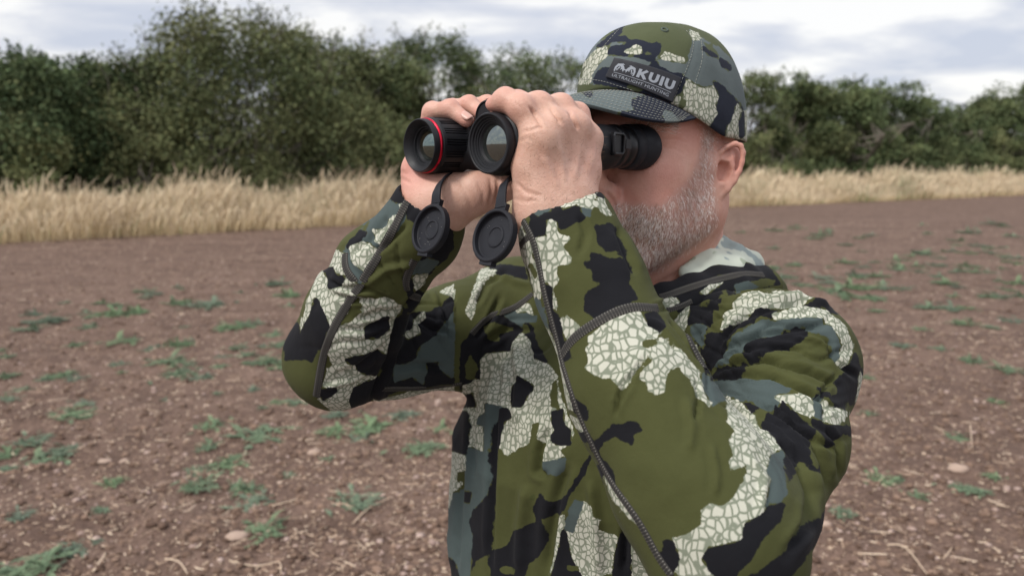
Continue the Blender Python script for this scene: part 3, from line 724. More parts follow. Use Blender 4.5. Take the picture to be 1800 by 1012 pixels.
VS = radial(VS, (700, 552), 18, 150, -40, 120, 7, .0050, lay == 2, 5); VS = radial(VS, (712, 530), 15, 190, -175, -60, 6, .0036, lay == 2, 6); VS = radial(VS, (700, 560), 15, 190, 110, 178, 7, .0038, lay == 2, 7)
VS = radial(VS, (1180, 545), 30, 260, -25, 70, 9, .0040, (lay != 2), 9); VS = radial(VS, (820, 700), 30, 330, -85, 10, 8, .0030, lay == 0, 12)
# ---- printed pattern, with one crease's shade painted in: patch outlines of the cloth, painted in this order over the green
K, C_, S_, O_ = 'K', 'C', 'S', 'O'
PA = [(C_, Z5([(215, 200), (262, 230), (268, 172), (290, 175), (300, 215), (320, 235), (350, 250), (325, 290), (365, 340), (345, 365), (300, 370), (290, 400), (305, 435), (275, 470), (280, 500), (305, 545), (285, 580), (270, 560), (255, 500), (215, 420), (205, 330), (180, 250)])),
 (C_, Z5([(130, 180), (150, 200), (180, 260), (210, 400), (222, 510), (205, 520), (180, 400), (140, 320), (125, 260)])), (O_, Z5([(170, 360), (195, 365), (215, 420), (200, 430), (180, 400)])),
 (S_, Z5([(205, 520), (230, 560), (270, 680), (285, 760), (262, 720), (220, 620)])), (C_, Z5([(240, 640), (262, 660), (300, 760), (345, 880), (385, 1000), (350, 1012), (315, 900), (270, 760)])),
 (S_, Z5([(190, 150), (230, 120), (285, 95), (285, 125), (240, 140)])),
 (K, Z5([(190, 150), (225, 165), (280, 130), (285, 85), (305, 90), (320, 118), (385, 97), (410, 110), (425, 155), (315, 212), (290, 215), (262, 230), (205, 240), (190, 190)])),
 (C_, Z5([(258, 232), (264, 175), (280, 168), (296, 180), (304, 220), (290, 240)])),
 (K, Z5([(430, 24), (475, 30), (500, 70), (480, 75), (465, 45)])),
 (C_, Z5([(312, 92), (345, 58), (370, 60), (380, 95), (400, 60), (430, 40), (465, 45), (470, 70), (450, 90), (475, 105), (440, 130), (415, 125), (410, 110), (385, 97), (330, 115)])), (S_, Z5([(415, 122), (445, 125), (440, 152), (425, 150)])),
 (C_, Z5([(480, 75), (500, 80), (512, 110), (540, 150), (525, 150), (475, 105)])),
 (K, Z5([(472, 198), (520, 195), (560, 210), (600, 300), (632, 395), (610, 390), (595, 340), (560, 310), (520, 305), (485, 270), (480, 225)])),
 (K, Z5([(425, 365), (455, 350), (455, 320), (480, 318), (500, 330), (560, 345), (590, 345), (612, 400), (615, 460), (648, 520), (600, 540), (560, 545), (530, 590), (490, 605), (450, 590), (425, 560), (430, 500), (460, 480), (490, 465), (495, 440), (465, 435), (460, 385), (430, 380)])),
 (O_, Z5([(500, 305), (540, 310), (568, 315), (565, 340), (545, 345), (505, 325)])),
 (K, Z5([(245, 455), (270, 470), (270, 560), (330, 640), (320, 690), (340, 740), (355, 780), (325, 790), (300, 720), (270, 640)])),
 (C_, Z5([(315, 610), (345, 600), (405, 655), (350, 700), (335, 690)])),
 (C_, Z5([(440, 690), (560, 600), (660, 575), (700, 620), (770, 660), (755, 690), (700, 775), (640, 850), (610, 905), (590, 920), (555, 885), (545, 860), (520, 865), (465, 855), (425, 825), (440, 800), (430, 740), (450, 720)])),
 (C_, Z5([(700, 780), (760, 690), (790, 690), (850, 750), (940, 840), (925, 900), (980, 960), (970, 970), (930, 940), (905, 880), (860, 815), (800, 830), (780, 870), (775, 930), (745, 948), (715, 930), (700, 885), (640, 880), (650, 860)])),
 (O_, Z5([(675, 715), (690, 700), (750, 690), (778, 645), (785, 665), (740, 720), (700, 742), (680, 735)])), (O_, Z5([(630, 862), (700, 780), (725, 790), (690, 830), (665, 875), (640, 880)])),
 (K, Z5([(690, 590), (740, 570), (780, 640), (760, 650), (715, 625)])),  # dark crease in the sleeve: its shade painted in as black
 (K, Z7([(600, 510), (690, 420), (780, 412), (800, 440), (765, 455), (762, 490), (740, 480), (700, 455), (670, 465), (620, 525)])),
 (K, Z7([(520, 310), (550, 330), (580, 360), (575, 400), (545, 390)])), (K, Z7([(530, 435), (580, 440), (625, 520), (660, 570), (690, 620), (690, 660), (660, 640), (600, 560)])),
 (C_, Z7([(495, 380), (535, 395), (575, 440), (560, 446), (520, 420)])), (C_, Z7([(655, 620), (690, 655), (740, 730), (805, 825), (770, 800), (700, 720)])), (O_, Z7([(560, 480), (590, 490), (640, 580), (610, 570)])),
 (S_, Z6([(235, 405), (270, 430), (300, 480), (275, 475), (265, 492), (240, 450)])),
 (C_, Z6([(175, 350), (215, 395), (215, 420), (240, 470), (260, 490), (250, 495), (225, 465), (210, 440), (160, 380)])),
 # shoulder and upper arm
 (C_, Z6([(290, 280), (300, 225), (330, 185), (400, 160), (450, 155), (530, 180), (570, 190), (545, 205), (470, 205), (400, 215), (350, 230), (310, 265), (300, 285)])),
 (S_, Z6([(270, 380), (320, 310), (400, 250), (450, 225), (590, 230), (640, 260), (662, 330), (650, 375), (610, 290), (540, 270), (470, 280), (380, 310), (310, 360)])),
 (K, Z6([(240, 290), (290, 285), (320, 260), (370, 225), (450, 205), (560, 195), (585, 185), (635, 222), (600, 215), (470, 225), (440, 238), (400, 235), (340, 275), (300, 320), (250, 395), (235, 370)])),
 (C_, Z6([(440, 232), (500, 215), (540, 203), (600, 215), (650, 255), (685, 320), (664, 385), (645, 372), (655, 320), (620, 265), (590, 236), (500, 235), (450, 242)])),
 (K, Z6([(375, 312), (460, 295), (480, 270), (542, 265), (540, 295), (490, 320), (490, 330), (420, 345), (370, 362), (350, 345)])),
 (K, Z6([(262, 418), (275, 390), (355, 372), (362, 400), (300, 415)])),
 (S_, Z6([(265, 430), (330, 418), (440, 425), (500, 450), (470, 475), (500, 520), (530, 560), (520, 610), (490, 570), (470, 525), (430, 510), (370, 520), (330, 480), (290, 450)])),
 (K, Z6([(340, 500), (375, 500), (400, 515), (370, 525)])),
 (K, Z6([(660, 400), (690, 345), (716, 420), (712, 500), (690, 500), (660, 480), (620, 500), (575, 478), (580, 465), (640, 470), (650, 440), (635, 430)])),
 (C_, Z6([(450, 480), (480, 475), (540, 480), (560, 500), (600, 470), (650, 500), (670, 520), (640, 560), (610, 560), (595, 590), (570, 545), (520, 520), (480, 510)])),
 (S_, Z6([(562, 478), (590, 470), (592, 540), (572, 532)])), (K, Z6([(575, 452), (610, 465), (660, 488), (662, 508), (620, 488)])),
 (C_, Z6([(692, 500), (706, 400), (716, 430), (712, 540), (690, 585), (684, 530)])), (S_, Z6([(700, 540), (712, 520), (712, 560), (695, 600)])),
 (K, Z6([(405, 560), (470, 500), (510, 530), (560, 575), (572, 650), (585, 700), (560, 690), (540, 650), (510, 690), (480, 740), (465, 650), (430, 600)])),
 (K, Z6([(560, 540), (612, 562), (700, 565), (690, 592), (650, 580), (612, 622), (590, 590)])),
 (O_, Z6([(545, 630), (560, 600), (575, 640), (572, 690), (560, 680)])),
 (K, Z6([(540, 890), (600, 815), (600, 870), (540, 960), (495, 1012), (370, 1012), (420, 985), (480, 940)])),
 (C_, Z6([(310, 480), (350, 500), (400, 560), (450, 600), (465, 640), (430, 700), (440, 760), (400, 830), (360, 850), (350, 905), (290, 930), (240, 930), (230, 960), (270, 1000), (290, 1020), (170, 1020), (130, 960), (140, 900), (180, 890), (230, 860), (230, 815), (250, 800), (290, 805), (330, 770), (345, 740), (370, 700), (370, 670), (320, 690), (315, 660), (335, 640), (320, 600), (330, 570), (310, 545)])),
 (S_, Z6([(440, 650), (468, 640), (482, 760), (450, 790), (420, 800), (430, 770), (445, 720), (430, 700)])),
 (K, Z6([(475, 800), (460, 850), (400, 900), (370, 960), (320, 1020), (280, 1020), (232, 960), (250, 930), (300, 920), (355, 905), (360, 855), (410, 830), (435, 800)])),
 (K, Z7([(888, 875), (915, 878), (942, 940), (935, 965), (915, 990), (880, 960), (868, 930), (885, 925)]))]
PT = [(K, Z6([(20, 150), (60, 120), (200, 95), (330, 75), (420, 80), (450, 115), (460, 135), (300, 155), (210, 200), (160, 215), (150, 190), (90, 205)])), (C_, Z6([(262, 118), (300, 108), (290, 130), (240, 165), (225, 160), (265, 130)])), (O_, Z6([(235, 200), (300, 150), (315, 178), (270, 215)])),
 (C_, Z6([(80, 192), (120, 175), (150, 178), (160, 190), (110, 210)])), (S_, Z6([(330, 140), (370, 130), (400, 140), (340, 160)])), (O_, Z6([(370, 130), (420, 118), (452, 125), (440, 140), (400, 145)])), (O_, Z6([(105, 212), (150, 208), (160, 225), (120, 240)])),
 (C_, Z6([(130, 275), (185, 200), (205, 210), (165, 290), (200, 330), (230, 310), (240, 350), (215, 370), (180, 340)])), (K, Z6([(200, 205), (250, 200), (320, 160), (300, 230), (290, 280), (245, 290), (250, 390), (225, 330), (190, 250)])), (S_, Z6([(200, 262), (235, 262), (245, 300), (230, 320), (205, 290)])),
 (C_, Z6([(290, 280), (300, 225), (330, 185), (400, 160), (450, 155), (530, 180), (560, 190), (470, 200), (400, 210), (350, 230), (310, 265)])),
 (K, Z4([(860, 395), (900, 385), (990, 395), (1000, 430), (940, 415), (890, 415)])), (C_, Z4([(820, 400), (850, 400), (880, 410), (850, 430), (820, 460), (800, 520), (780, 600), (760, 560), (790, 480)])),
 (K, Z4([(745, 700), (790, 650), (830, 610), (880, 590), (960, 580), (1000, 590), (1040, 700), (1081, 770), (1010, 760), (980, 660), (950, 740), (900, 755), (830, 735), (835, 850), (790, 870), (735, 880), (740, 760)])),
 (O_, Z4([(832, 650), (835, 625), (870, 610), (900, 625), (955, 630), (950, 642), (905, 655), (885, 690), (855, 685)])), (S_, Z4([(915, 580), (950, 555), (1035, 590), (1030, 605), (990, 605), (980, 622), (940, 600)])), (C_, Z4([(955, 545), (975, 532), (1010, 545), (1025, 578), (1000, 565), (965, 570)])),
 (O_, Z4([(752, 790), (775, 745), (808, 800), (790, 850), (755, 835)])), (O_, Z4([(985, 620), (1005, 625), (1000, 660), (980, 655)])),
 (C_, Z7([(100, 260), (170, 240), (170, 165), (190, 140), (290, 130), (330, 55), (360, 90), (375, 160), (440, 190), (470, 230), (480, 310), (510, 380), (535, 450), (520, 490), (480, 510), (500, 550), (450, 560), (425, 560), (430, 510), (400, 470), (405, 400), (370, 410), (350, 490), (310, 505), (270, 535), (240, 500), (250, 430), (280, 390), (250, 350), (195, 340), (200, 390), (170, 410), (190, 520), (150, 520), (115, 510), (120, 420), (100, 350)])),
 (O_, Z7([(445, 350), (450, 260), (468, 240), (480, 355)])), (K, Z7([(295, 270), (330, 240), (370, 265), (345, 300), (325, 345), (295, 345), (285, 320)])),
 (S_, Z7([(195, 340), (250, 350), (240, 370), (205, 400), (205, 480), (190, 515), (190, 420), (165, 410), (170, 390), (200, 370)])),
 (K, Z7([(230, 365), (265, 355), (285, 385), (250, 400), (240, 450), (225, 600), (205, 740), (200, 920), (205, 1020), (115, 1020), (140, 950), (120, 850), (130, 760), (190, 700), (205, 620), (180, 600), (210, 520), (210, 440)])),
 (S_, Z7([(115, 510), (190, 530), (200, 620), (190, 690), (130, 750), (110, 800), (130, 860), (115, 1020), (30, 1020), (40, 690), (80, 690), (110, 650), (105, 600)])),
 (K, Z7([(75, 300), (125, 300), (130, 340), (85, 345)])), (K, Z7([(60, 370), (110, 370), (115, 430), (110, 530), (55, 520)])), (K, Z7([(95, 680), (130, 685), (120, 720), (100, 712)])), (K, Z7([(20, 930), (50, 945), (80, 1020), (15, 1020)])),
 (C_, Z7([(50, 525), (110, 540), (110, 590), (80, 600), (90, 640), (60, 680), (45, 740), (35, 620)])), (O_, Z7([(75, 602), (105, 600), (100, 660), (78, 640)])),
 (K, Z7([(455, 370), (490, 360), (495, 420), (520, 440), (520, 490), (470, 490), (455, 460), (470, 440), (455, 410)])), (S_, Z7([(425, 565), (500, 550), (490, 590), (470, 610), (425, 600)])),
 (K, Z7([(600, 540), (580, 600), (540, 660), (510, 700), (450, 735), (400, 690), (380, 740), (390, 800), (300, 840), (270, 900), (205, 920), (205, 1020), (330, 1020), (345, 970), (400, 920), (420, 880), (415, 820), (410, 780), (470, 770), (500, 740), (515, 690), (560, 620)])),
 (O_, Z7([(120, 1020), (150, 950), (195, 930), (205, 1020)])), (O_, Z7([(240, 985), (260, 970), (305, 985), (300, 1005), (250, 1005)])),
 (C_, Z7([(505, 840), (540, 790), (545, 730), (570, 720), (610, 730), (610, 770), (640, 790), (630, 830), (660, 850), (715, 855), (715, 890), (700, 940), (690, 1000), (560, 1012), (550, 970), (520, 940), (515, 880)])),
 (S_, Z7([(500, 820), (540, 720), (567, 725), (552, 780), (530, 835)])), (C_, Z7([(480, 780), (500, 770), (490, 850), (445, 1015), (435, 1010), (470, 880)])),
 (K, Z7([(497, 830), (520, 940), (560, 1015), (445, 1015), (480, 920)])), (O_, Z7([(510, 970), (550, 970), (560, 992), (510, 990)])),
 (K, Z7([(720, 850), (740, 840), (747, 870), (770, 880), (765, 1020), (690, 1020), (700, 930)])), (C_, Z7([(765, 880), (820, 870), (850, 920), (920, 1020), (765, 1020)]))]
PF = [(S_, Z4([(380, 165), (440, 110), (530, 100), (510, 180), (450, 270), (395, 320), (350, 400), (330, 460), (265, 430), (262, 330), (330, 250)])),
 (K, Z4([(440, 90), (485, 25), (540, 100), (525, 118), (475, 125), (455, 110)])), (C_, Z4([(465, 50), (490, 15), (495, 40), (480, 55)])), (K, Z4([(280, 310), (330, 245), (352, 250), (310, 300)])), (O_, Z4([(330, 240), (368, 195), (362, 222), (342, 250)])),
 (C_, Z4([(385, 245), (415, 235), (440, 230), (460, 250), (430, 300), (390, 280)])), (C_, Z4([(445, 200), (480, 180), (478, 215), (450, 232)])), (C_, Z4([(490, 140), (510, 128), (505, 160)])), (C_, Z4([(290, 310), (355, 290), (398, 320), (390, 345), (358, 412), (300, 370)])),
 (O_, Z4([(340, 460), (400, 380), (470, 290), (520, 190), (560, 200), (560, 330), (520, 420), (500, 530), (410, 520), (335, 530), (310, 500)])), (K, Z4([(515, 105), (600, 150), (570, 215), (520, 190)])),
 (C_, Z4([(235, 325), (268, 340), (268, 410), (325, 465), (285, 560), (210, 645), (190, 600), (150, 515), (110, 600), (80, 680), (85, 620), (180, 400)])),
 (K, Z4([(195, 400), (218, 395), (235, 425), (268, 430), (250, 460), (210, 472)])),
 (K, Z4([(150, 520), (190, 600), (208, 650), (190, 642), (180, 710), (150, 725), (130, 770), (110, 760), (30, 760), (25, 700), (75, 620), (80, 672), (130, 580)])),
 (C_, Z4([(310, 500), (335, 530), (410, 520), (500, 545), (480, 640), (460, 720), (440, 780), (390, 840), (300, 880), (180, 870), (200, 800), (225, 790), (200, 740), (230, 640), (280, 615), (320, 570), (350, 540)])),
 (O_, Z4([(258, 610), (300, 560), (345, 560), (290, 615)])), (K, Z4([(352, 640), (410, 600), (440, 590), (435, 630), (400, 665), (355, 675)])), (K, Z4([(275, 762), (380, 730), (450, 740), (440, 790), (380, 820), (320, 800), (315, 780)])),
 (C_, Z4([(165, 890), (290, 870), (360, 830), (400, 830), (290, 960), (220, 975), (160, 925)])), (K, Z4([(290, 930), (310, 880), (400, 835), (420, 870), (390, 960), (330, 975), (300, 955)])), (K, Z4([(165, 888), (225, 875), (230, 890), (180, 925)])),
 (K, Z4([(560, 400), (600, 330), (690, 230), (770, 190), (760, 250), (690, 330), (620, 400), (580, 440)])), (S_, Z4([(540, 385), (600, 360), (640, 370), (600, 410), (545, 425)])), (C_, Z4([(530, 432), (600, 420), (575, 480), (530, 475)])),
 (K, Z4([(510, 440), (535, 440), (540, 490), (580, 500), (560, 540), (510, 570), (480, 640), (440, 780), (380, 970), (440, 900), (560, 870), (740, 850), (760, 780), (800, 700), (780, 600), (740, 520), (690, 500), (600, 570), (545, 580)])),
 (C_, Z4([(500, 662), (540, 640), (550, 600), (590, 570), (590, 595), (555, 620), (568, 655), (520, 678)])), (O_, Z4([(520, 575), (560, 530), (650, 495), (695, 505), (650, 545), (600, 572)])),
 (S_, Z4([(580, 710), (640, 670), (720, 560), (770, 560), (785, 640), (740, 700), (700, 830), (660, 800), (650, 760), (600, 770), (580, 855), (540, 825), (470, 850), (470, 790), (520, 790), (560, 760)])),
 (C_, Z4([(385, 935), (560, 890), (740, 865), (735, 915), (500, 945), (375, 965)])), (O_, Z4([(500, 930), (740, 895), (740, 925), (520, 945)])),
 (C_, Z4([(655, 490), (730, 450), (790, 430), (880, 395), (830, 470), (800, 560), (790, 630), (750, 560), (740, 520), (690, 500)])), (K, Z4([(755, 455), (825, 430), (800, 490), (760, 500)])), (O_, Z4([(790, 425), (830, 405), (850, 415), (820, 440)]))]
def paint(u, v, polys, px2m, n):
    fK, fC, fS = (np.full(n, -.05) for _ in range(3)); D = {'K': fK, 'C': fC, 'S': fS, 'O': None}
    for cl, pts in polys:
        p = np.array(pts); i = np.nonzero((u > p[:, 0].min()-45) & (u < p[:, 0].max()+45) & (v > p[:, 1].min()-45) & (v < p[:, 1].max()+45))[0]
        if len(i) == 0: continue
        s = np.clip((poly_sd(u[i], v[i], pts)+{'K': 3.0, 'C': 2.0, 'S': 3.5, 'O': 0}[cl])*px2m[i], -.05, .05)
        for c in 'KCS':
            A = D[c]
            if c == cl: A[i] = np.maximum(A[i], s)
            else: A[i] = np.minimum(A[i], -s)
    return fK, fC, fS
def add_camo(me, u, v, d, lays, facing, lay_polys):
    n = len(u); a = {k: np.full(n, -.05) for k in 'KCS'}
    for l_, pl in lay_polys.items():
        i = np.nonzero(lays == l_)[0]; r = paint(u[i], v[i], pl, d[i]/FPX, len(i))
        for k, x in zip('KCS', r): a[k][i] = x
    attr(me, 'cB', a['K']); attr(me, 'cC', a['C']); attr(me, 'cS', a['S']); attr(me, 'front', np.clip(facing*8+1.1, 0, 1))
HID = [(935, 420), (1050, 350), (1140, 560), (1240, 700), (1360, 800), (1300, 1100), (1230, 1100), (1030, 720), (965, 560)]
fr_s = np.where(vs > 1040, -1, fac); fr_s = np.where((lay == 0) & (poly_sd(us, vs, HID) > -4), -1, fr_s)
mshirt = mesh_np('hooded_top', VS, QS); add_camo(mshirt, us, vs, ds, lay, fr_s, {0: PT, 1: PA, 2: PF})
shirt = obj('hooded_top', mshirt, M['camo'], man); tag(shirt, label='olive, black, slate and cream camouflage stretch top')
bvh_s = BVHTree.FromPolygons([tuple(v) for v in VS.tolist()], QS.tolist())
CAMP = Vector((0, 0, CAM_Z))
def hit(bvh, u, v):
    d = Vector(P(u, v, 1.0))-CAMP; d.normalize(); r = bvh.ray_cast(CAMP, d)
    return (np.array(r[0]), np.array(r[1])) if r[0] is not None else None
def resample(pts, step):
    pts = np.array(pts, float); out = [pts[0]]
    # Catmull-Rom
    for i in range(len(pts)-1):
        p0, p1, p2, p3 = pts[max(i-1, 0)], pts[i], pts[i+1], pts[min(i+2, len(pts)-1)]; n = max(2, int(np.linalg.norm(p2-p1)/step))
        for k in range(1, n+1):
            t = k/n; out.append(.5*((2*p1)+(-p0+p2)*t+(2*p0-5*p1+4*p2-p3)*t*t+(-p0+3*p1-3*p2+p3)*t**3))
    return np.array(out)
def seam(bvh, pts, width, parent, mat_, name='seam', lift=.0010, dome=.0001, step=6):
    H3 = [h for h in (hit(bvh, u, v) for u, v in resample(pts, step)) if h is not None]
    if len(H3) < 3: return None
    mid = len(H3)//2; A_ = [H3[mid]]; B_ = [H3[mid]]
    for h in H3[mid+1:]:
        if np.linalg.norm(h[0]-A_[-1][0]) < .03: A_.append(h)
    for h in H3[:mid][::-1]:
        if np.linalg.norm(h[0]-B_[-1][0]) < .03: B_.append(h)
    H3 = B_[::-1][:-1]+A_; P3 = [h[0] for h in H3]; Nn = [h[1] if h[1]@(h[0]-np.array(CAMP)) < 0 else -h[1] for h in H3]
    if len(P3) < 3: return None
    P3 = np.array(P3); Nn = np.array(Nn)
    for _ in range(3): P3[1:-1] = (P3[:-2]+P3[1:-1]*2+P3[2:])/4; Nn[1:-1] = (Nn[:-2]+Nn[1:-1]+Nn[2:])/3
    V, UVs = [], []; L_ = 0; m_ = 7
    for i in range(len(P3)):
        if i: L_ += np.linalg.norm(P3[i]-P3[i-1])
        t = nrm(P3[min(i+1, len(P3)-1)]-P3[max(i-1, 0)]); n_ = nrm(Nn[i]-t*(Nn[i]@t)); s = np.cross(t, n_)
        for j in range(m_):
            x = j/(m_-1)*2-1; V.append(P3[i]+s*x*width/2+n_*(lift+dome*(1-x*x)-(.0011 if abs(x) == 1 else 0))); UVs.append((L_, j/(m_-1)))
    F = [(i*m_+j, i*m_+j+1, (i+1)*m_+j+1, (i+1)*m_+j) for i in range(len(P3)-1) for j in range(m_-1)]
    me = mesh_np(name, np.array(V), F); uvl = me.uv_layers.new(name='UVMap')
    for l in me.loops: uvl.data[l.index].uv = UVs[l.vertex_index]
    return obj(name, me, mat_, parent)
SEAMS = [([(919, 389), (935, 419), (947, 466), (959, 525), (979, 597), (990, 644), (1013, 716), (1042, 783), (1074, 846), (1123, 917), (1158, 980), (1181, 1012)], .0068),
 (Z5([(325, 765), (370, 700), (450, 640), (560, 580), (650, 555), (748, 562)]), .0085), (Z5([(132, 300), (150, 262), (178, 240)]), .007),
 (Z5([(850, 580), (870, 640), (900, 720), (960, 830)]), .0085), (Z5([(700, 528), (800, 500), (950, 450), (1113, 410)])+[(1320, 481), (1342, 483)], .0080), (Z5([(762, 575), (840, 558), (900, 530)]), .006),
 (Z4([(535, 105), (500, 160), (440, 280), (330, 460), (290, 520), (220, 640), (180, 750), (152, 912)]), .0088), (Z4([(268, 335), (270, 400), (325, 465)]), .009), (Z4([(520, 120), (590, 160)]), .009),
 (Z4([(550, 360), (520, 420), (510, 460), (525, 500), (570, 515)]), .008), (Z4([(740, 860), (600, 878), (420, 882)]), .008), (Z4([(780, 660), (850, 590), (950, 555), (1035, 490)]), .008)]
for k_, (pts_, w_) in enumerate(SEAMS):
    if k_ not in (3, 4, 5): seam(bvh_s, pts_, w_, shirt, M['seam'])
# far end of the upper chest: hood lying behind the neck, its pale inside showing
gH = Grid(NKB-np.array((.19, .19, .09)), NKB+np.array((.19, .19, .16)), .0030)
hood_lo = [P(1168, 506, .800), P(1215, 487, .800), P(1262, 470, .815), P(1312, 468, .850), P(1338, 474, .90)]
def ring(pts, rad, k=.008):
    for i in range(len(pts)-1): gH.union(rc(pts[i], pts[i+1], rad[i], rad[i+1]), k)
ring([P(1205, 478, .820), P(1242, 450, .836), P(1266, 430, .87), P(1268, 436, .93), P(1220, 440, .98)], [.007, .009, .010, .011, .012])
ring([P(1215, 490, .813), P(1256, 466, .830), P(1290, 448, .866), P(1294, 454, .93), P(1240, 470, .99)], [.010, .013, .014, .014, .014])
ring([P(1235, 498, .816), P(1284, 474, .838), P(1316, 464, .885), P(1312, 472, .95), P(1240, 490, 1.0)], [.012, .015, .015, .015, .015])
VH, QH = gH.mesh(2); NH = normals(VH, QH); VH = VH+NH*(fbm(VH, 55, 2, 2)*.003)[:, None]
obj('hood_lining', mesh_np('hood_lining', VH, QH), M['lining'], shirt)
gc = Grid(NKB-np.array((.19, .19, .12)), NKB+np.array((.19, .19, .16)), .0030); gH = gc
ring([P(1060, 575, .760), P(1110, 545, .765), P(1165, 520, .775), P(1215, 503, .790), P(1262, 490, .812), P(1305, 485, .84), P(1338, 490, .88), P(1345, 500, .94), P(1290, 510, 1.0), P(1200, 515, 1.02)], [.010, .011, .012, .012, .013, .014, .014, .014, .014, .014], .012)
ring([P(1095, 600, .760), P(1170, 550, .768), P(1230, 525, .788), P(1290, 508, .815), P(1345, 505, .86), P(1355, 515, .93), P(1300, 525, 1.0)], [.012, .014, .015, .016, .017, .017, .017], .014)
VH, QH = gc.mesh(2); NH = normals(VH, QH); uh, vh, dh = project(VH); vwh = VH-np.array((0, 0, CAM_Z)); vwh /= np.linalg.norm(vwh, axis=1)[:, None]
mh = mesh_np('hood', VH, QH); add_camo(mh, uh, vh, dh, np.zeros(len(VH), int), -(NH*vwh).sum(1), {0: PT})
hood = obj('hood', mh, M['camo'], shirt)
bvh_sh = BVHTree.FromPolygons([tuple(v) for v in np.concatenate([VS, VH]).tolist()], np.concatenate([QS, QH+len(VS)]).tolist())
for k_ in (3, 4, 5): seam(bvh_sh, SEAMS[k_][0], SEAMS[k_][1], shirt, M['seam'])
# trousers and boots, below the picture
M['trouser'] = plain_fabric('olive_trousers', (.05, .06, .03), (.065, .075, .04)); M['boot'] = mat('brown_boot_leather', (.06, .035, .02), .5)
gt = Grid((-.14, .60, .06), (.46, 1.16, 1.00), .009); gt.union(torso([(.84, .118, .885, .165, .118), (.99, .112, .883, .170, .125)]), .03)
for s_ in (1, -1):
    kn = HIP[s_]+np.array((0, 0, -.40))+tdir*.02+sdir*.02*s_; an = HIP[s_]+np.array((0, 0, -.78))+sdir*.04*s_
    gt.union(rc(HIP[s_], kn, .105, .075), .03); gt.union(rc(kn, an, .075, .060), .03)
VT, QT = gt.mesh(2); VT = VT+normals(VT, QT)*(fbm(VT, 14, 3)*.006)[:, None]
obj('trousers', mesh_np('trousers', VT, QT), M['trouser'], man)
for s_ in (1, -1):
    an = HIP[s_]+np.array((0, 0, -.78))+sdir*.04*s_; g_ = Grid(an-np.array((.26, .26, .12)), an+np.array((.26, .26, .08)), .007)
    b0 = np.array((an[0], an[1], .05)); g_.union(rc(an, b0, .052, .045), .02); g_.union(rc(b0, b0+tdir*.15-UP*.008, .045, .038), .02); g_.cut(halfspace(np.array((an[0], an[1], .0)), -UP, .4), .003)
    V_, Q_ = g_.mesh(2); obj('boot', mesh_np('boot', V_, Q_), M['boot'], man)
# ------------------------------------------------------------------ cap
EYE = H
def crown_pt(th, ph):
    """th around (0 = front, + towards his left), ph 0 at the rim .. pi/2 at the top"""
    c, s = math.cos(th), math.sin(th); af = .112 if c > 0 else .100
    # rim height: high over the brow, dips above and behind the ears
    z0 = .010 + .047*max(c, 0)**1.8 - .002*max(-c, 0)
    R_ = 1.0/((abs(c)/af)**2.25+(abs(s)/.0865)**2.25)**(1/2.25)
    hs = math.cos(ph)**.72; vsn = math.sin(ph)**.94; lean = .006*math.sin(ph*2)
    return hp(R_*c*hs-.008+(.004+lean)*vsn*max(c, 0), R_*s*hs, z0+(.135-z0)*vsn)
nth, nph = 150, 56; V = []
for j in range(nph+1):
    ph = math.pi/2*(j/nph)**.92*.985
    for i in range(nth): V.append(crown_pt(2*math.pi*i/nth, ph))
V.append(hp(-.006, 0, .1355)); F = []
for j in range(nph):
    for i in range(nth):
        k = (i+1) % nth; F.append((j*nth+i, j*nth+k, (j+1)*nth+k, (j+1)*nth+i))
T4 = [(nph*nth+i, nph*nth+(i+1) % nth, len(V)-1) for i in range(nth)]
V = np.array(V); Fq = np.array(F); Nc = normals(V, Fq); uc, vc, dc = project(V); vwc = V-np.array(CAMP); vwc /= np.linalg.norm(vwc, axis=1)[:, None]; fc = -(Nc*vwc).sum(1)
Z2 = lambda p: Z(920, 20, .2767, p)
V = V+Nc*(fbm(V, 28, 2, 11)*.0016)[:, None]
V = crease(V, Nc, fc > 0, uc, vc, [(Z2([(1040, 120), (1085, 180), (1070, 300), (1010, 450), (940, 610)]), 2.4, -.0010), (Z2([(1125, 180), (1130, 300), (1090, 440), (1050, 540)]), 2.4, -.0010), (Z2([(600, 110), (520, 200), (400, 340), (290, 450)]), 2.4, -.0009)])
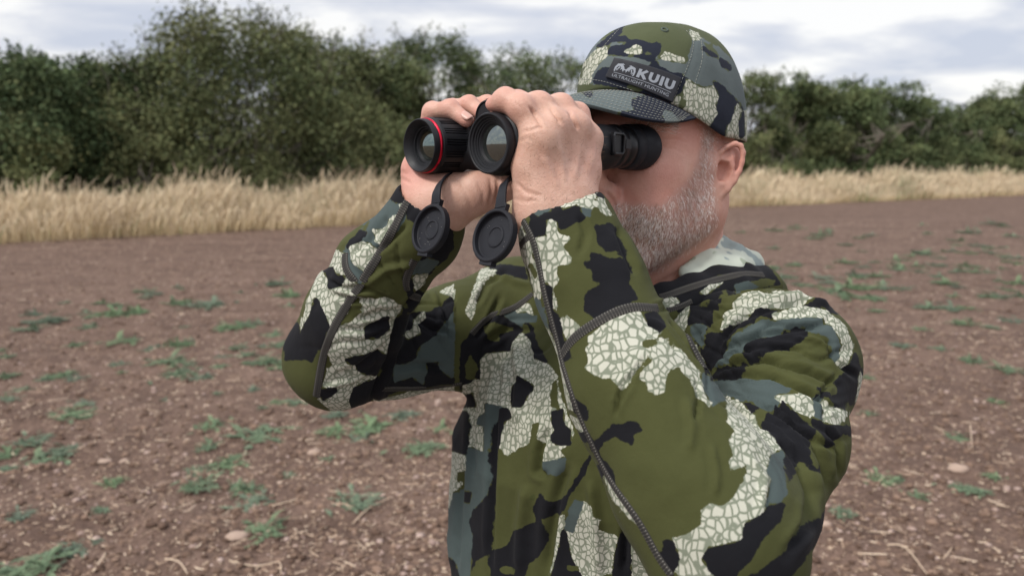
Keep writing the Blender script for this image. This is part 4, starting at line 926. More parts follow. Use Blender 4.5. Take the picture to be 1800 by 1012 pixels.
PC = [(S_, Z2([(240, 430), (480, 200), (560, 160), (700, 200), (860, 290), (1060, 350), (1060, 440), (960, 620), (500, 460)])), (O_, Z2([(590, 180), (620, 90), (740, 60), (900, 80), (1050, 125), (1085, 180), (1060, 300), (1030, 330), (860, 290), (700, 190)])),
 (K, Z2([(540, 245), (570, 230), (640, 228), (660, 200), (720, 185), (775, 210), (865, 210), (860, 275), (830, 270), (830, 320), (780, 300), (700, 280), (590, 275), (545, 265)])), (C_, Z2([(640, 260), (700, 225), (720, 218), (745, 230), (750, 270), (690, 270)])), (O_, Z2([(765, 268), (800, 262), (835, 270), (830, 282), (780, 280)])),
 (K, Z2([(590, 170), (660, 175), (670, 188), (600, 190)])), (K, Z2([(475, 225), (560, 150), (630, 95), (620, 130), (580, 160), (540, 210)])), (C_, Z2([(290, 455), (400, 320), (480, 240), (530, 225), (530, 280), (470, 340), (430, 400), (420, 460), (360, 460)])),
 (O_, Z2([(320, 430), (380, 350), (400, 340), (350, 440)])), (C_, Z2([(870, 295), (900, 262), (950, 275), (1020, 300), (1020, 325), (930, 310)])),
 (K, Z2([(460, 450), (470, 400), (510, 365), (560, 370), (700, 440), (830, 330), (845, 325), (860, 360), (960, 410), (990, 400), (1030, 420), (1050, 390), (1075, 290), (1085, 360), (1040, 440), (1000, 520), (940, 620), (800, 560), (600, 480)])),
 (O_, Z2([(655, 450), (765, 480), (760, 500), (740, 525), (700, 505), (650, 485)])), (S_, Z2([(1060, 130), (1140, 180), (1140, 330), (1100, 450), (1040, 430), (1060, 300), (1085, 180)])), (C_, Z2([(1060, 130), (1110, 140), (1130, 180), (1080, 180)])),
 (C_, Z2([(935, 600), (975, 540), (1000, 545), (985, 610), (960, 625)])), (O_, Z2([(985, 610), (1000, 540), (1015, 500), (1060, 560), (1030, 640)])), (K, Z2([(1035, 460), (1090, 475), (1090, 510), (1060, 500), (1040, 510), (1015, 500), (1040, 430)])),
 (C_, Z2([(1020, 510), (1040, 440), (1090, 450), (1150, 470), (1210, 465), (1250, 500), (1280, 590), (1270, 605), (1240, 570), (1230, 600), (1250, 650), (1210, 700), (1190, 745), (1080, 680), (1000, 635), (1060, 600)])),
 (S_, Z2([(1130, 185), (1200, 220), (1320, 320), (1430, 480), (1440, 640), (1385, 640), (1300, 520), (1220, 455), (1150, 470), (1080, 440), (1130, 320)])), (K, Z2([(1140, 240), (1190, 250), (1230, 290), (1180, 275)])), (K, Z2([(1250, 310), (1290, 330), (1310, 370), (1270, 350)])), (O_, Z2([(1140, 195), (1190, 210), (1230, 270), (1200, 260), (1150, 230)])),
 (K, Z2([(1215, 450), (1250, 470), (1300, 520), (1380, 600), (1385, 640), (1345, 620), (1345, 680), (1310, 660), (1310, 720), (1290, 740), (1300, 790), (1270, 810), (1190, 745), (1220, 690), (1250, 650), (1230, 600), (1250, 570), (1275, 590), (1240, 500)])),
 (C_, Z2([(1300, 740), (1325, 690), (1360, 590), (1385, 640), (1450, 640), (1450, 860), (1370, 850), (1290, 810)])), (K, Z2([(1375, 700), (1395, 650), (1400, 790), (1380, 800)]))]
mc = mesh_np('cap', V, [tuple(f) for f in F]+T4); add_camo(mc, uc, vc, dc, np.zeros(len(V), int), fc, {0: PC})
cap = obj('cap', mc, M['camo_cap'], man); so_ = cap.modifiers.new('cloth', 'SOLIDIFY'); so_.thickness = .0022; so_.offset = -1
tag(cap, label='camouflage baseball cap with dark rubber patch')
# brim: arched sheet growing from the front of the rim
def brim_pt(s, t, under=0.0):
    """s -1..1 his right to left, t 0..1 outwards"""
    th = s*.91; r0 = crown_pt(th, 0.0)
    loc = r0-H; a0, b0, c0 = loc@hf, loc@hl, loc@hu
    fwd = .074*math.sqrt(max(0, 1-abs(s)**2.6))
    a = a0-.001+fwd*t; b = b0*(1+.02*t)+0
    ff = fwd/.074; c = c0-.001-.010*t*t*ff-.0065*t*(1-abs(s)**2) - .012*t*(b0/.08)**2*ff
    return hp(a, b, c-under)
ns_, nt_ = 81, 30
Vb = np.array([brim_pt(-1+2*i/(ns_-1), j/(nt_-1)) for j in range(nt_) for i in range(ns_)])
Fb = np.array([(j*ns_+i, (j+1)*ns_+i, (j+1)*ns_+i+1, j*ns_+i+1) for j in range(nt_-1) for i in range(ns_-1)])
Nb = normals(Vb, Fb); sg = 1 if Nb[:, 2].mean() > 0 else -1; Nb = Nb*sg
if sg < 0: Fb = Fb[:, ::-1]
ubm, vbm, dbm = project(Vb); vwb = Vb-np.array(CAMP); vwb /= np.linalg.norm(vwb, axis=1)[:, None]; fb_ = -(Nb*vwb).sum(1)
PB = [(S_, Z2([(0, 400), (440, 400), (800, 500), (1160, 650), (1160, 800), (800, 800), (500, 720), (300, 600)])), (K, Z2([(230, 450), (300, 455), (400, 500), (430, 520), (420, 540), (360, 500), (240, 470)])), (C_, Z2([(40, 510), (100, 460), (200, 452), (220, 490), (60, 520)])),
 (K, Z2([(700, 565), (780, 540), (900, 580), (1100, 650), (1160, 700), (1060, 780), (850, 780), (700, 740), (590, 660), (640, 645), (720, 640), (700, 600)])), (S_, Z2([(890, 640), (940, 650), (990, 710), (940, 735), (910, 690)]))]
mbm = mesh_np('brim', Vb, Fb); add_camo(mbm, ubm, vbm, dbm, np.zeros(len(Vb), int), np.maximum(fb_, .2), {0: PB})
brim = obj('brim', mbm, M['camo_cap'], cap); so_ = brim.modifiers.new('board', 'SOLIDIFY'); so_.thickness = .0034; so_.offset = -1; bevel(brim, .0012, 2, 50)
# stitch rows
def stitches(fn, L_, name, parent, dash=.0030, gap=.0016, r=.00028, mat_=None):
    b = MB(); n = 400; pts = np.array([fn(i/n) for i in range(n+1)]); d = np.concatenate([[0], np.cumsum(np.linalg.norm(np.diff(pts, axis=0), axis=1))])
    s = 0
    while s+dash < d[-1]:
        q = [np.array([np.interp(x, d, pts[:, k]) for k in range(3)]) for x in (s, s+dash/2, s+dash)]; b.tube(q, r, 4); s += dash+gap
    return b.build(name, mat_ or M['thread'], parent)
b = MB()
for t_ in np.linspace(.12, .93, 9):
    n = 400; pts = np.array([brim_pt(-.97+1.94*i/n, t_)+np.array((0, 0, .0003)) for i in range(n+1)]); d = np.concatenate([[0], np.cumsum(np.linalg.norm(np.diff(pts, axis=0), axis=1))]); s = 0
    while s+.003 < d[-1]:
        b.tube([np.array([np.interp(x, d, pts[:, k]) for k in range(3)]) for x in (s, s+.0013, s+.0026)], .00026, 4); s += .0042
b.build('stitching', M['thread'], brim) if False else b.build('stitching', M['thread'], cap)
bvh_c = BVHTree.FromPolygons([tuple(v) for v in V.tolist()], [tuple(f) for f in F]+T4)
def on_cap(u, v, lift=.0):
    h = hit(bvh_c, u, v)
    if h is None: return None
    n_ = h[1] if h[1]@(h[0]-np.array(CAMP)) < 0 else -h[1]
    return h[0]+n_*lift, n_
b = MB()
for line in (Z2([(1034, 125), (1078, 190), (1060, 300), (1005, 440), (938, 595)]), Z2([(1128, 190), (1135, 300), (1095, 440), (1048, 600)]), Z2([(340, 430), (480, 440), (620, 480), (760, 530), (930, 610)]), Z2([(1000, 632), (1090, 670), (1180, 735), (1270, 795)]), Z2([(608, 115), (528, 205), (408, 345), (300, 450)])):
    pp = [on_cap(u_, v_, .0004) for u_, v_ in resample(line, 3)]; pp = np.array([p[0] for p in pp if p is not None])
    if len(pp) < 4: continue
    d = np.concatenate([[0], np.cumsum(np.linalg.norm(np.diff(pp, axis=0), axis=1))]); s = 0
    while s+.003 < d[-1]:
        b.tube([np.array([np.interp(x, d, pp[:, k]) for k in range(3)]) for x in (s, s+.0013, s+.0026)], .00026, 4); s += .0040
b.build('stitching', M['thread'], cap)
# eyelet, button
q = on_cap(1168, 53, 0.0)
if q is not None:
    b = MB(); b.lathe(q[0], q[1], [(-.001, .0022), (.0008, .0022), (.0013, .0029), (.0010, .0040), (-.001, .0042)], 24, up=(1, 0, 0)); b.build('eyelet', plain_fabric('eyelet_thread', (.07, .09, .07), (.09, .11, .09)), cap)
b = MB(); b.lathe(hp(-.006, 0, .135), hu, [(-.002, .006), (.001, .006), (.0028, .0045), (.0034, .0001)], 24, up=(1, 0, 0)); b.build('button', M['camo_cap'] if False else plain_fabric('button_cloth', (.06, .08, .03), (.08, .10, .04)), cap)
# rubber patch and its raised lettering, bent over the crown
PTL, PTR, PBR, PBL = (1082, 103), (1196, 138), (1181, 181), (1066, 136)
def patch_uv(x, y):
    """x 0..1 across, y 0..1 up; arched a little like the original"""
    bow = -4.0*(4*x*(1-x))*.9
    a = np.array(PBL)*(1-x)+np.array(PBR)*x; c = np.array(PTL)*(1-x)+np.array(PTR)*x
    r = a*(1-y)+c*y; return r[0], r[1]+bow
def patch_pt(x, y, lift): return on_cap(*patch_uv(x, y), lift)[0]
nx, ny = 36, 14; pv = np.array([patch_pt(i/(nx-1), j/(ny-1), .0016) for j in range(ny) for i in range(nx)])
o = obj('patch', mesh_np('patch', pv, np.array([(j*nx+i, j*nx+i+1, (j+1)*nx+i+1, (j+1)*nx+i) for j in range(ny-1) for i in range(nx-1)])), M['patch'], cap)
so_ = o.modifiers.new('thick', 'SOLIDIFY'); so_.thickness = .0030; so_.offset = 0; bevel(o, .0006, 2, 50)
def lettering(name, text, x0, x1, y0, y1, bold=0.0, lift=.0033, polys=None):
    """flat glyphs in the unit box laid on the patch"""
    if polys is None:
        cu = bpy.data.curves.new('text', 'FONT'); cu.body = text; cu.size = 1; cu.offset = bold; cu.space_character = 1.08 if not bold else 1.06; cu.resolution_u = 4; cu.fill_mode = 'FRONT'
        to = bpy.data.objects.new('text', cu); COL.objects.link(to); dg = bpy.context.evaluated_depsgraph_get(); me = bpy.data.meshes.new_from_object(to.evaluated_get(dg)); bpy.data.objects.remove(to)
        bm = bmesh.new(); bm.from_mesh(me); bmesh.ops.triangulate(bm, faces=bm.faces)
        for _ in range(1): bmesh.ops.subdivide_edges(bm, edges=[e for e in bm.edges if e.calc_length() > .25], cuts=2)
        bmesh.ops.triangulate(bm, faces=bm.faces)
        vv = np.array([v.co[:2] for v in bm.verts]); ff = [[v.index for v in f.verts] for f in bm.faces]; bm.free()
    else: vv, ff = polys
    lo, hi = vv.min(0), vv.max(0); q = (vv-lo)/(hi-lo)
    P3 = [patch_pt(x0+(x1-x0)*a, y0+(y1-y0)*b_, lift) for a, b_ in q]
    return obj(name, mesh_np(name, np.array(P3), ff), M['letter'], cap, smooth=False)
def strokes(lst):
    """thick strokes as polygons: list of ([points], width)"""
    vv, ff = [], []
    for pts, w_ in lst:
        pts = [np.array(p, float) for p in pts]; n0 = len(vv); ws = w_ if hasattr(w_, '__len__') else [w_]*len(pts)
        for i, p in enumerate(pts):
            d = nrm(pts[min(i+1, len(pts)-1)]-pts[max(i-1, 0)]); nn = np.array((-d[1], d[0])); vv += [p+nn*ws[i]/2, p-nn*ws[i]/2]
        ff += [[n0+2*i, n0+2*i+1, n0+2*i+3, n0+2*i+2] for i in range(len(pts)-1)]
    return np.array(vv), ff
def U_glyph(x): return [([(x+.11, 1), (x+.11, .42), (x+.15, .24), (x+.25, .13), (x+.36, .11), (x+.47, .13), (x+.57, .24), (x+.61, .42), (x+.61, 1)], .23)]
K_ = [([(.11, 0), (.11, .5), (.11, 1)], .23), ([(.16, .40), (.40, .68), (.64, 1.0)], .24), ([(.28, .56), (.46, .30), (.66, 0)], .25)]
lettering('lettering', 'KUIU', .405, .945, .37, .80, polys=strokes([([(a*1.0, b_) for a, b_ in p], w_) for p, w_ in K_]+U_glyph(.86)+[([(1.83, 0), (1.83, .5), (1.83, 1)], .24)]+U_glyph(2.07)))
lettering('lettering', 'ULTRALIGHT HUNTING', .085, .915, .115, .245, bold=.004)
lettering('lettering', '', .09, .93, .305, .325, polys=strokes([([(i/20, 0) for i in range(21)], .02)]))
# antlered emblem: two curved horn sweeps over a narrow mask
em = []
for s_ in (-1, 1):
    em += [([(s_*.12, .30), (s_*.30, .60), (s_*.55, .85), (s_*.85, .80), (s_*1.0, .50), (s_*1.02, .15), (s_*.95, .0)], [.10, .30, .34, .28, .20, .14, .05]),
           ([(s_*.25, .95), (s_*.45, .98), (s_*.60, .90)], [.05, .12, .05]), ([(s_*.62, .62), (s_*.72, .40), (s_*.74, .18)], [.18, .12, .04]), ([(s_*.12, .55), (s_*.22, .36), (s_*.14, .18)], [.12, .12, .05]), ([(s_*.40, .50), (s_*.46, .32)], [.14, .04]), ([(s_*.86, .38), (s_*.84, .10)], [.10, .04])]
em += [([(-.14, .50), (0, .42), (.14, .50)], .10)]
lettering('emblem', '', .075, .375, .36, .80, polys=strokes(em))

# ------------------------------------------------------------------ hair and beard: single hairs as tapered blades
bvh_b = BVHTree.FromPolygons([tuple(v) for v in VB.tolist()], QB.tolist())
def hairs(name, poly, n, length, width, mats, dirf, both=True, seed=1, mask=None, parent=None, curl=.25, lift=.45, dens=None):
    rg = np.random.default_rng(seed)
    Qc = VB[QB].mean(1); Qn = NB[QB].mean(1); Qn /= np.maximum(np.linalg.norm(Qn, axis=1), 1e-9)[:, None]
    rl = Qc-H; a, b_, c = rl@hf, rl@hl, rl@hu
    sd_ = poly_sd(a, c, poly); ok = (np.linalg.norm(rl, axis=1) < .21) & (sd_ > -.001)
    if not both: ok &= b_ > 0
    if mask is not None: ok &= mask(a, b_, c)
    idx = np.nonzero(ok)[0]; wgt = np.clip(sd_[idx]/.016+.03, .015, 1)*np.clip(.75+1.1*fbm(Qc[idx], 150, 2, seed), .15, 1)
    if dens is not None: wgt = wgt*dens(a[idx], b_[idx], c[idx])
    pick = rg.choice(idx, n, p=wgt/wgt.sum())
    V_, F_, M_ = [], [], []
    r = rg.random((n, 8)); quad = VB[QB[pick]]
    w1, w2 = r[:, 0:1, None], r[:, 1:2, None]
    base = (quad[:, 0:1]*(1-w1)*(1-w2)+quad[:, 1:2]*w1*(1-w2)+quad[:, 2:3]*w1*w2+quad[:, 3:4]*(1-w1)*w2)[:, 0]
    for i in range(n):
        f = pick[i]; nn = Qn[f]; d0 = dirf(a[f], b_[f], c[f]); d0 = d0-nn*(d0@nn); d0 = nrm(d0)
        s = np.cross(nn, d0); ang = (r[i, 2]-.5)*1.5; dd = d0*math.cos(ang)+s*math.sin(ang); L_ = length*(.55+.8*r[i, 3])
        p0 = base[i]-nn*.0006; p1 = p0+dd*L_*.5+nn*L_*lift*(.6+.6*r[i, 5]); d2 = nrm(dd+s*(r[i, 4]-.5)*curl*4); p2 = p1+d2*L_*.5+nn*L_*lift*.10
        view_ = nrm(p0-np.array(CAMP)); w_ = nrm(np.cross(d2, nn)+.3*np.cross(dd, view_))*width*(.6+.7*r[i, 6]); k = len(V_)
        V_ += [p0-w_, p0+w_, p1-w_*.8, p1+w_*.8, p2]; F_ += [(k, k+1, k+3, k+2), (k+2, k+3, k+4)]
        m_ = min(int(r[i, 7]*len(mats)), len(mats)-1); M_ += [m_, m_]
    me = mesh_np(name, np.array(V_), F_); me.polygons.foreach_set('material_index', np.array(M_, dtype=np.int32))
    return obj(name, me, mats, parent or man)
HW = mat('white_hair', (.93, .88, .84), .5, spec=.5); HG = mat('grey_hair', (.74, .64, .58), .45, spec=.5); HR = mat('ginger_hair', (.52, .34, .24), .45); HB = mat('brown_hair', (.14, .085, .055), .5)
down = lambda a, b_, c: nrm(-hu*1.0+hf*(.15 if c > -.06 else .45))
hairs('beard', BEARD, 18000, .0054, .00014, [HW, HW, HW, HG, HR, HR], down, seed=3)
hairs('beard', [(.070, -.058), (.118, -.058), (.120, -.125), (.080, -.125), (.066, -.09)], 5000, .0062, .00014, [HR, HR, HB, HG, HW], down, seed=4, mask=lambda a, b_, c: ~((np.abs(c+.0845) < .008) & (np.abs(b_) < .026)))
SIDE = [(.040, .055), (.036, .020), (.028, -.004), (-.004, -.004), (-.010, .012), (-.020, .016), (-.075, .0), (-.10, -.02), (-.095, -.055), (-.11, -.02), (-.11, .055)]
hairs('side_hair', SIDE, 9000, .0050, .00013, [HW, HW, HG, HG, HB], lambda a, b_, c: nrm(-hu*.8-hf*.45), seed=5, lift=.25, mask=lambda a, b_, c: (np.abs(b_) < .0765) | (a > .018))
hairs('eyebrow', [(.060, .012), (.098, .012), (.100, .026), (.062, .028)], 900, .0075, .00016, [HG, HR, HB], lambda a, b_, c: nrm(-hf*.8+hl*np.sign(b_)*.6+hu*.2), seed=6, lift=.2)
for cx_, nm_ in ((bl*.02, 0),): pass
sel_ = None
def skin_hairs(name, verts_lo, verts_hi, n, test, dirv, length, seed):
    global Qh_
    Qc = VB[QB].mean(1); Qn = NB[QB].mean(1); Qn /= np.maximum(np.linalg.norm(Qn, axis=1), 1e-9)[:, None]; uu, vv_, _ = project(Qc)
    idx = np.nonzero((QB[:, 0] >= verts_lo) & (QB[:, 0] < verts_hi) & test(uu, vv_, Qn))[0]; rg = np.random.default_rng(seed); pick = rg.choice(idx, n); V_, F_ = [], []
    for f in pick:
        nn = Qn[f]; p0 = Qc[f]+rg.normal(0, .0006, 3)*.6; d = nrm(dirv-nn*(dirv@nn)+rg.normal(0, .22, 3)); L_ = length*rg.uniform(.5, 1.3); p1 = p0+d*L_*.5+nn*L_*.22; p2 = p1+d*L_*.5+nn*L_*.02; w_ = nrm(np.cross(d, nn))*.00008; k = len(V_)
        V_ += [p0-w_, p0+w_, p1-w_*.8, p1+w_*.8, p2]; F_ += [(k, k+1, k+3, k+2), (k+2, k+3, k+4)]
    return obj(name, mesh_np(name, np.array(V_), F_), HH, man)
HH = mat('fine_body_hair', (.22, .13, .08), .5)
skin_hairs('hand_hair', BODY_OFF[1], BODY_OFF[2], 2600, lambda u_, v_, n_: (u_ > 920) & (v_ > 240) & (n_@bl > .25), P(1040, 300, .66)-P(985, 330, .64), .0050, 31)
hairs('neck_hair', [(-.10, -.05), (-.03, -.06), (-.02, -.10), (-.05, -.125), (-.12, -.12)], 1500, .0035, .00012, [HW, HG], lambda a, b_, c: nrm(-hu), seed=8, lift=.3)
# ------------------------------------------------------------------ binoculars
bpos = bn(.10, -BSEP/2, 0)
bino = empty('binoculars', bpos); tag(bino, 'black rubber-armoured binoculars with red front ring and two dangling lens covers, held to the eyes', 'binoculars')
g = Grid(bf(.05, 0, 0)-np.array((.10, .10, .06)), bn(.15, 0, 0)+np.array((.10, .12, .08)), .0018)
for fr, sgn in ((bn, 1), (bf, -1)):
    g.union(rc(fr(.040, 0, 0), fr(.150, 0, -.001), .0236, .0220), .004); g.union(rc(fr(.046, -sgn*.006, -.0060), fr(.115, -sgn*.006, -.006), .0205, .0195), .006)
    g.union(rc(fr(.150, 0, -.001), fr(.168, 0, 0), .0205, .0185), .004)
    g.union(ell(fr(.085, -sgn*.006, -.006), (.050, .022, .0215), (ba, bl, UP)), .008)
for q_ in (-.013, -.002): g.union(rc(bn(.085, -.010, q_), bn(.085, -BSEP+.010, q_), .0125, .0125), .012); g.union(rc(bn(.055, -.010, q_), bn(.055, -BSEP+.010, q_), .0115, .0115), .012); g.union(rc(bn(.120, -.010, q_), bn(.120, -BSEP+.010, q_), .0125, .0125), .012)
g.union(rc(bn(.045, -BSEP/2, .010), bn(.120, -BSEP/2, .010), .0125, .0125), .010)
V_, Q_ = g.mesh(2); bb = obj('housing', mesh_np('housing', V_, Q_), M['rubber'], bino)
bvh_bb = BVHTree.FromPolygons([tuple(v) for v in V_.tolist()], Q_.tolist())
def rib(th):
    d = math.degrees(th) % 24
    return -.0011 if (d < 15 and (d % 5) < 2.2) else 0.0
def knurl(fr, prof, rb, name):
    b = MB(); b.lathe(fr(0, 0, 0), ba, prof, 288, rib=rb); o = b.build(name, M['rubber'], bino); smooth_angle(o, 28); return o
knurl(bn, [(.010, .0135), (.0062, .0166), (.0060, .0176), (.0048, .0181), (.0046, .0193), (.0036, .0197), (.0033, .0210), (.0018, .0216), (.0014, .0230), (.0004, .0234), (.0, .0240), (.0002, .0250), (.0014, .0257), (.0060, .0260), (.0068, .0256), (.0074, .0250), (.0090, .0250), (.0096, .0256), (.0104, .0266), (.0118, .0272), (.0150, .0274), (.0152, .0274), (.0362, .0274), (.0364, .0274), (.0388, .0270), (.0400, .0258), (.0410, .0228)], (.0151, .0363, rib), 'focus_ring')
knurl(bf, [(.014, .0125), (.0100, .0152), (.0098, .0162), (.0076, .0167), (.0074, .0178), (.0048, .0190), (.0028, .0208), (.0010, .0226), (.0, .0236), (.0002, .0243), (.0012, .0247), (.0058, .0249), (.0064, .0246)], (9, 9, rib), 'lens_bezel')
b = MB(); b.lathe(bf(0, 0, 0), ba, [(.0064, .0240), (.0066, .0252), (.0072, .0257), (.0084, .0258), (.0089, .0253), (.0090, .0240)], 128); b.build('red_ring', M['red'], bino)
knurl(bf, [(.0090, .0235), (.0092, .0254), (.0102, .0262), (.0130, .0265), (.0131, .0265), (.0400, .0265), (.0402, .0265), (.0428, .0262), (.0440, .0252), (.0448, .0225)], (.01305, .0401, rib), 'focus_ring')
def lens(fr, s0, r, sag, m_, name='lens'):
    b = MB(); prof = [(s0+sag*(k/12)**2, max(r*k/12, 1e-5)) for k in range(13)]; b.lathe(fr(0, 0, 0), ba, prof, 64); b.build(name, M[m_], bino)
lens(bn, .0045, .0163, .0040, 'lens'); lens(bf, .0070, .0156, .0060, 'lens_far')
# focus wheel over the bridge
b = MB(); b.lathe(bn(.041, -BSEP/2, .0255), ba, [(.0, .0001), (.0, .0100), (.0012, .0104), (.0012, .0132), (.0, .0140), (.0004, .0150), (.0018, .0157), (.0150, .0157), (.0166, .0150), (.017, .0001)], 180, rib=(.0018, .0150, lambda th: -.0007 if (math.degrees(th) % 10) < 4 else 0)); o = b.build('focus_wheel', M['rubber'], bino); smooth_angle(o, 28)
b = MB(); b.tube([bn(.052, -BSEP/2, .018), bn(.060, -BSEP/2, .016), bn(.11, -BSEP/2, .014)], [.009, .011, .011], 24); b.build('hinge', M['plastic'], bino)
# eyepieces with folded wing eyecups
for fr, sgn in ((bn, 1), (bf, -1)):
    b = MB(); b.lathe(fr(0, 0, 0), ba, [(.160, .012), (.160, .0205), (.161, .0215), (.168, .0218), (.1685, .0206), (.172, .0206), (.1725, .0212), (.182, .0212), (.183, .0204), (.186, .0198), (.186, .010)], 96); b.build('eyepiece', M['plastic'], bino); 
    # strap bracket with its slot on the outer side
    b = MB(); c_ = fr(.147, sgn*.0238, .002); ring_ = [(a_*.9, b_*.82) for a_, b_ in [(-.0065, -.0115), (.0065, -.0115), (.0085, -.0090), (.0085, .0090), (.0065, .0115), (-.0065, .0115), (-.0085, .0090), (-.0085, -.0090), (-.0065, -.0115)]]
    b.tube([c_+ba*x+UP*y+bl*sgn*(.0010-.0006*(y/.0115)**2*3) for x, y in ring_], .0015, 8, cap=True); b.box(c_-bl*sgn*.002, ba*.008, bl*.0012, UP*.011); b.box(c_+ba*.0135, ba*.004, bl*.0016, UP*.0045); o = b.build('strap_bracket', M['plastic'], bino); smooth_angle(o)
    b = MB(); n = 96; V = []; 
    prof = [(.1835, .0196, 0), (.184, .0218, 0), (.186, .0226, 0), (.1935, .0231, .05), (.194, .0226, .05), (.1948, .0232, .06), (.197, .0232, .35), (.200, .0233, .7), (.2025, .0233, 1.0), (.203, .0225, 1.0), (.200, .0220, .7), (.196, .0216, .3), (.188, .0200, 0)]
    up_ = np.array((0, 0, 1.0)); X_ = bl*sgn; 
    for s_, r_, wv in prof:
        for i in range(n):
            th = 2*math.pi*i/n; c1, s1 = math.cos(th), math.sin(th); wing = wv*(.0120*max(0, c1)**1.15 - .010*max(0, -c1)**1.2); flare = wv*.0030*max(0, c1)
            V.append(fr(0, 0, 0)+ba*(s_+wing)+(X_*c1+up_*s1)*(r_+flare))
    b.add(V, [(j*n+i, j*n+(i+1) % n, (j+1)*n+(i+1) % n, (j+1)*n+i) for j in range(len(prof)-1) for i in range(n)]); b.build('eyecup', M['cap_rubber'], bino)
# hanging lens covers, each a child with its strap below it
def lens_cap(c, top, bottom, nrm_dir, strap, dust):
    e2 = nrm(top-bottom); n_ = nrm(nrm_dir-e2*(e2@nrm_dir)); e1 = np.cross(e2, n_)
    b = MB(); R0 = .0230
    b.lathe(c, n_, [(-.0040, .0001), (-.0040, R0-.0012), (-.0030, R0), (.0030, R0+.0002), (.0040, R0-.0008), (.0041, R0-.0022), (.0034, R0-.0030), (-.0004, R0-.0034), (-.0012, R0-.0042), (-.0012, .0098), (-.0004, .0092), (-.0002, .0078), (-.0010, .0070), (-.0012, .0001)], 96, up=e2)
    tabw = .0072
    b.box(c-e2*(R0+.0004)-n_*.0003, e1*tabw, e2*.0020, n_*.0030)
    b.box(c+e2*(R0+.0018)-n_*.0004, e1*.0058, e2*.0034, n_*.0022)
    for x, y, r in dust: b.lathe(c+e1*x+e2*y, n_, [(-.0012, r), (-.0008, r*.6), (-.0007, 1e-5)], 6, m=1, up=e2)
    o = b.build('lens_cap', [M['cap_rubber'], M['dust']], bino); smooth_angle(o, 30)
    b = MB(); pts = resample(strap, .002); V = []; k = len(pts)
    for i in range(k):
        t_ = nrm(pts[min(i+1, k-1)]-pts[max(i-1, 0)]); n2 = nrm(n_-t_*(n_@t_)); s_ = np.cross(t_, n2); f = i/(k-1); w_ = (.0045+.0016*max(0, f-.75)*4+.0010*max(0, .25-f)*4)
        for a_, q_ in ((-1, -1), (1, -1), (1, 1), (-1, 1)): V.append(pts[i]+s_*w_*a_+n2*.0011*q_)
    b.add(V, [(i*4+j, i*4+(j+1) % 4, (i+1)*4+(j+1) % 4, (i+1)*4+j) for i in range(k-1) for j in range(4)]+[(0, 1, 2, 3), ((k-1)*4+3, (k-1)*4+2, (k-1)*4+1, (k-1)*4)])
    s = b.build('strap', M['cap_rubber'], o); smooth_angle(s, 30); bevel(s, .0005, 2)
    return o
RD = np.random.default_rng(3)
def specks(n): return [(RD.uniform(-.017, .017), RD.uniform(-.017, .017), RD.uniform(.00012, .00035)) for _ in range(n)]
lens_cap(P(757, 403, .672), P(767, 360, .674), P(746, 447, .670), nrm(-ba+UP*.02), [bf(.046, .004, -.0225), bf(.036, .004, -.0272), P(777, 317, .690), P(768, 336, .676), P(766.5, 357, .6738)], specks(16))
lens_cap(P(869.5, 415, .612), P(881, 369, .614), P(856, 463, .610), nrm(-ba+UP*.02), [bn(.040, .002, -.0250), bn(.028, .002, -.0290), P(888, 320, .626), P(882, 342, .617), P(880, 365, .6142)], specks(7))
def quad_on(bvh, pts, lift, name, m_, parent):
    Vq = []
    for u, v in pts:
        d = Vector(P(u, v, 1.0))-CAMP; d.normalize(); r = bvh.ray_cast(CAMP, d)
        if r[0] is None: return
        Vq.append(np.array(r[0])-np.array(d)*lift)
    return obj(name, mesh_np(name, np.array(Vq), [tuple(range(len(pts)))]), m_, parent, smooth=False)
quad_on(bvh_bb, [(815, 302), (836, 302), (836, 299.5), (822, 298)], .0004, 'printed_mark', M['white_print'], bino)
# ------------------------------------------------------------------ field
m = mat('soil', (.15, .09, .08), .95, spec=.15); t = NT(m); co = t.coord()
big = t.noise(co, .35, 4, .6); mid = t.noise(co, 5, 5, .65); fine = t.noise(co, 45, 5, .7)
c = t.mix(t.rng(mid, .3, .7), (.105, .067, .050), (.225, .150, .115)); c = t.mix(t.rng(big, .35, .7, 0, .5), c, (.225, .150, .115))
c = t.mix(t.rng(fine, .32, .55, .75, 0), c, (.036, .022, .016)); c = t.mix(t.rng(fine, .60, .80, 0, .6), c, (.25, .165, .125))
def flecks(sc, seed, lo):
    v = t.voro(t.mapping(co, scale=(1, 1.0, .2), loc=(seed, seed*2, 0), rot=(0, 0, seed)), sc, 'F1', 'Color'); sp = t.n('ShaderNodeSeparateXYZ'); t.put(sp.inputs[0], v)
    d = t.voro(t.mapping(co, scale=(1, 1.0, .2), loc=(seed, seed*2, 0), rot=(0, 0, seed)), sc, 'F1', 'Distance')
    return t.math('MULTIPLY', t.math('GREATER_THAN', sp.outputs[0], lo), t.rng(d, .30, .22))
f1 = flecks(60, 1.3, .70); f2 = flecks(32, 2.9, .84); f3 = flecks(11, 4.1, .86)
c = t.mix(t.math('MULTIPLY', f1, .60), c, (.36, .25, .19)); c = t.mix(t.math('MULTIPLY', f2, .65), c, (.44, .32, .24)); c = t.mix(t.math('MULTIPLY', f3, .45), c, (.42, .31, .24))
lump = t.noise(co, 2.6, 6, .75); c = t.mix(t.rng(lump, .38, .52, .6, 0), c, (.070, .044, .034))
rows = t.noise(t.mapping(co, scale=(.10, 1.5, 1), rot=(0, 0, R(-28))), 1.6, 3, .6); c = t.mix(t.rng(rows, .35, .65, .30, 0), c, (.085, .055, .045)); c = t.mix(t.rng(rows, .5, .75, 0, .30), c, (.22, .155, .130))
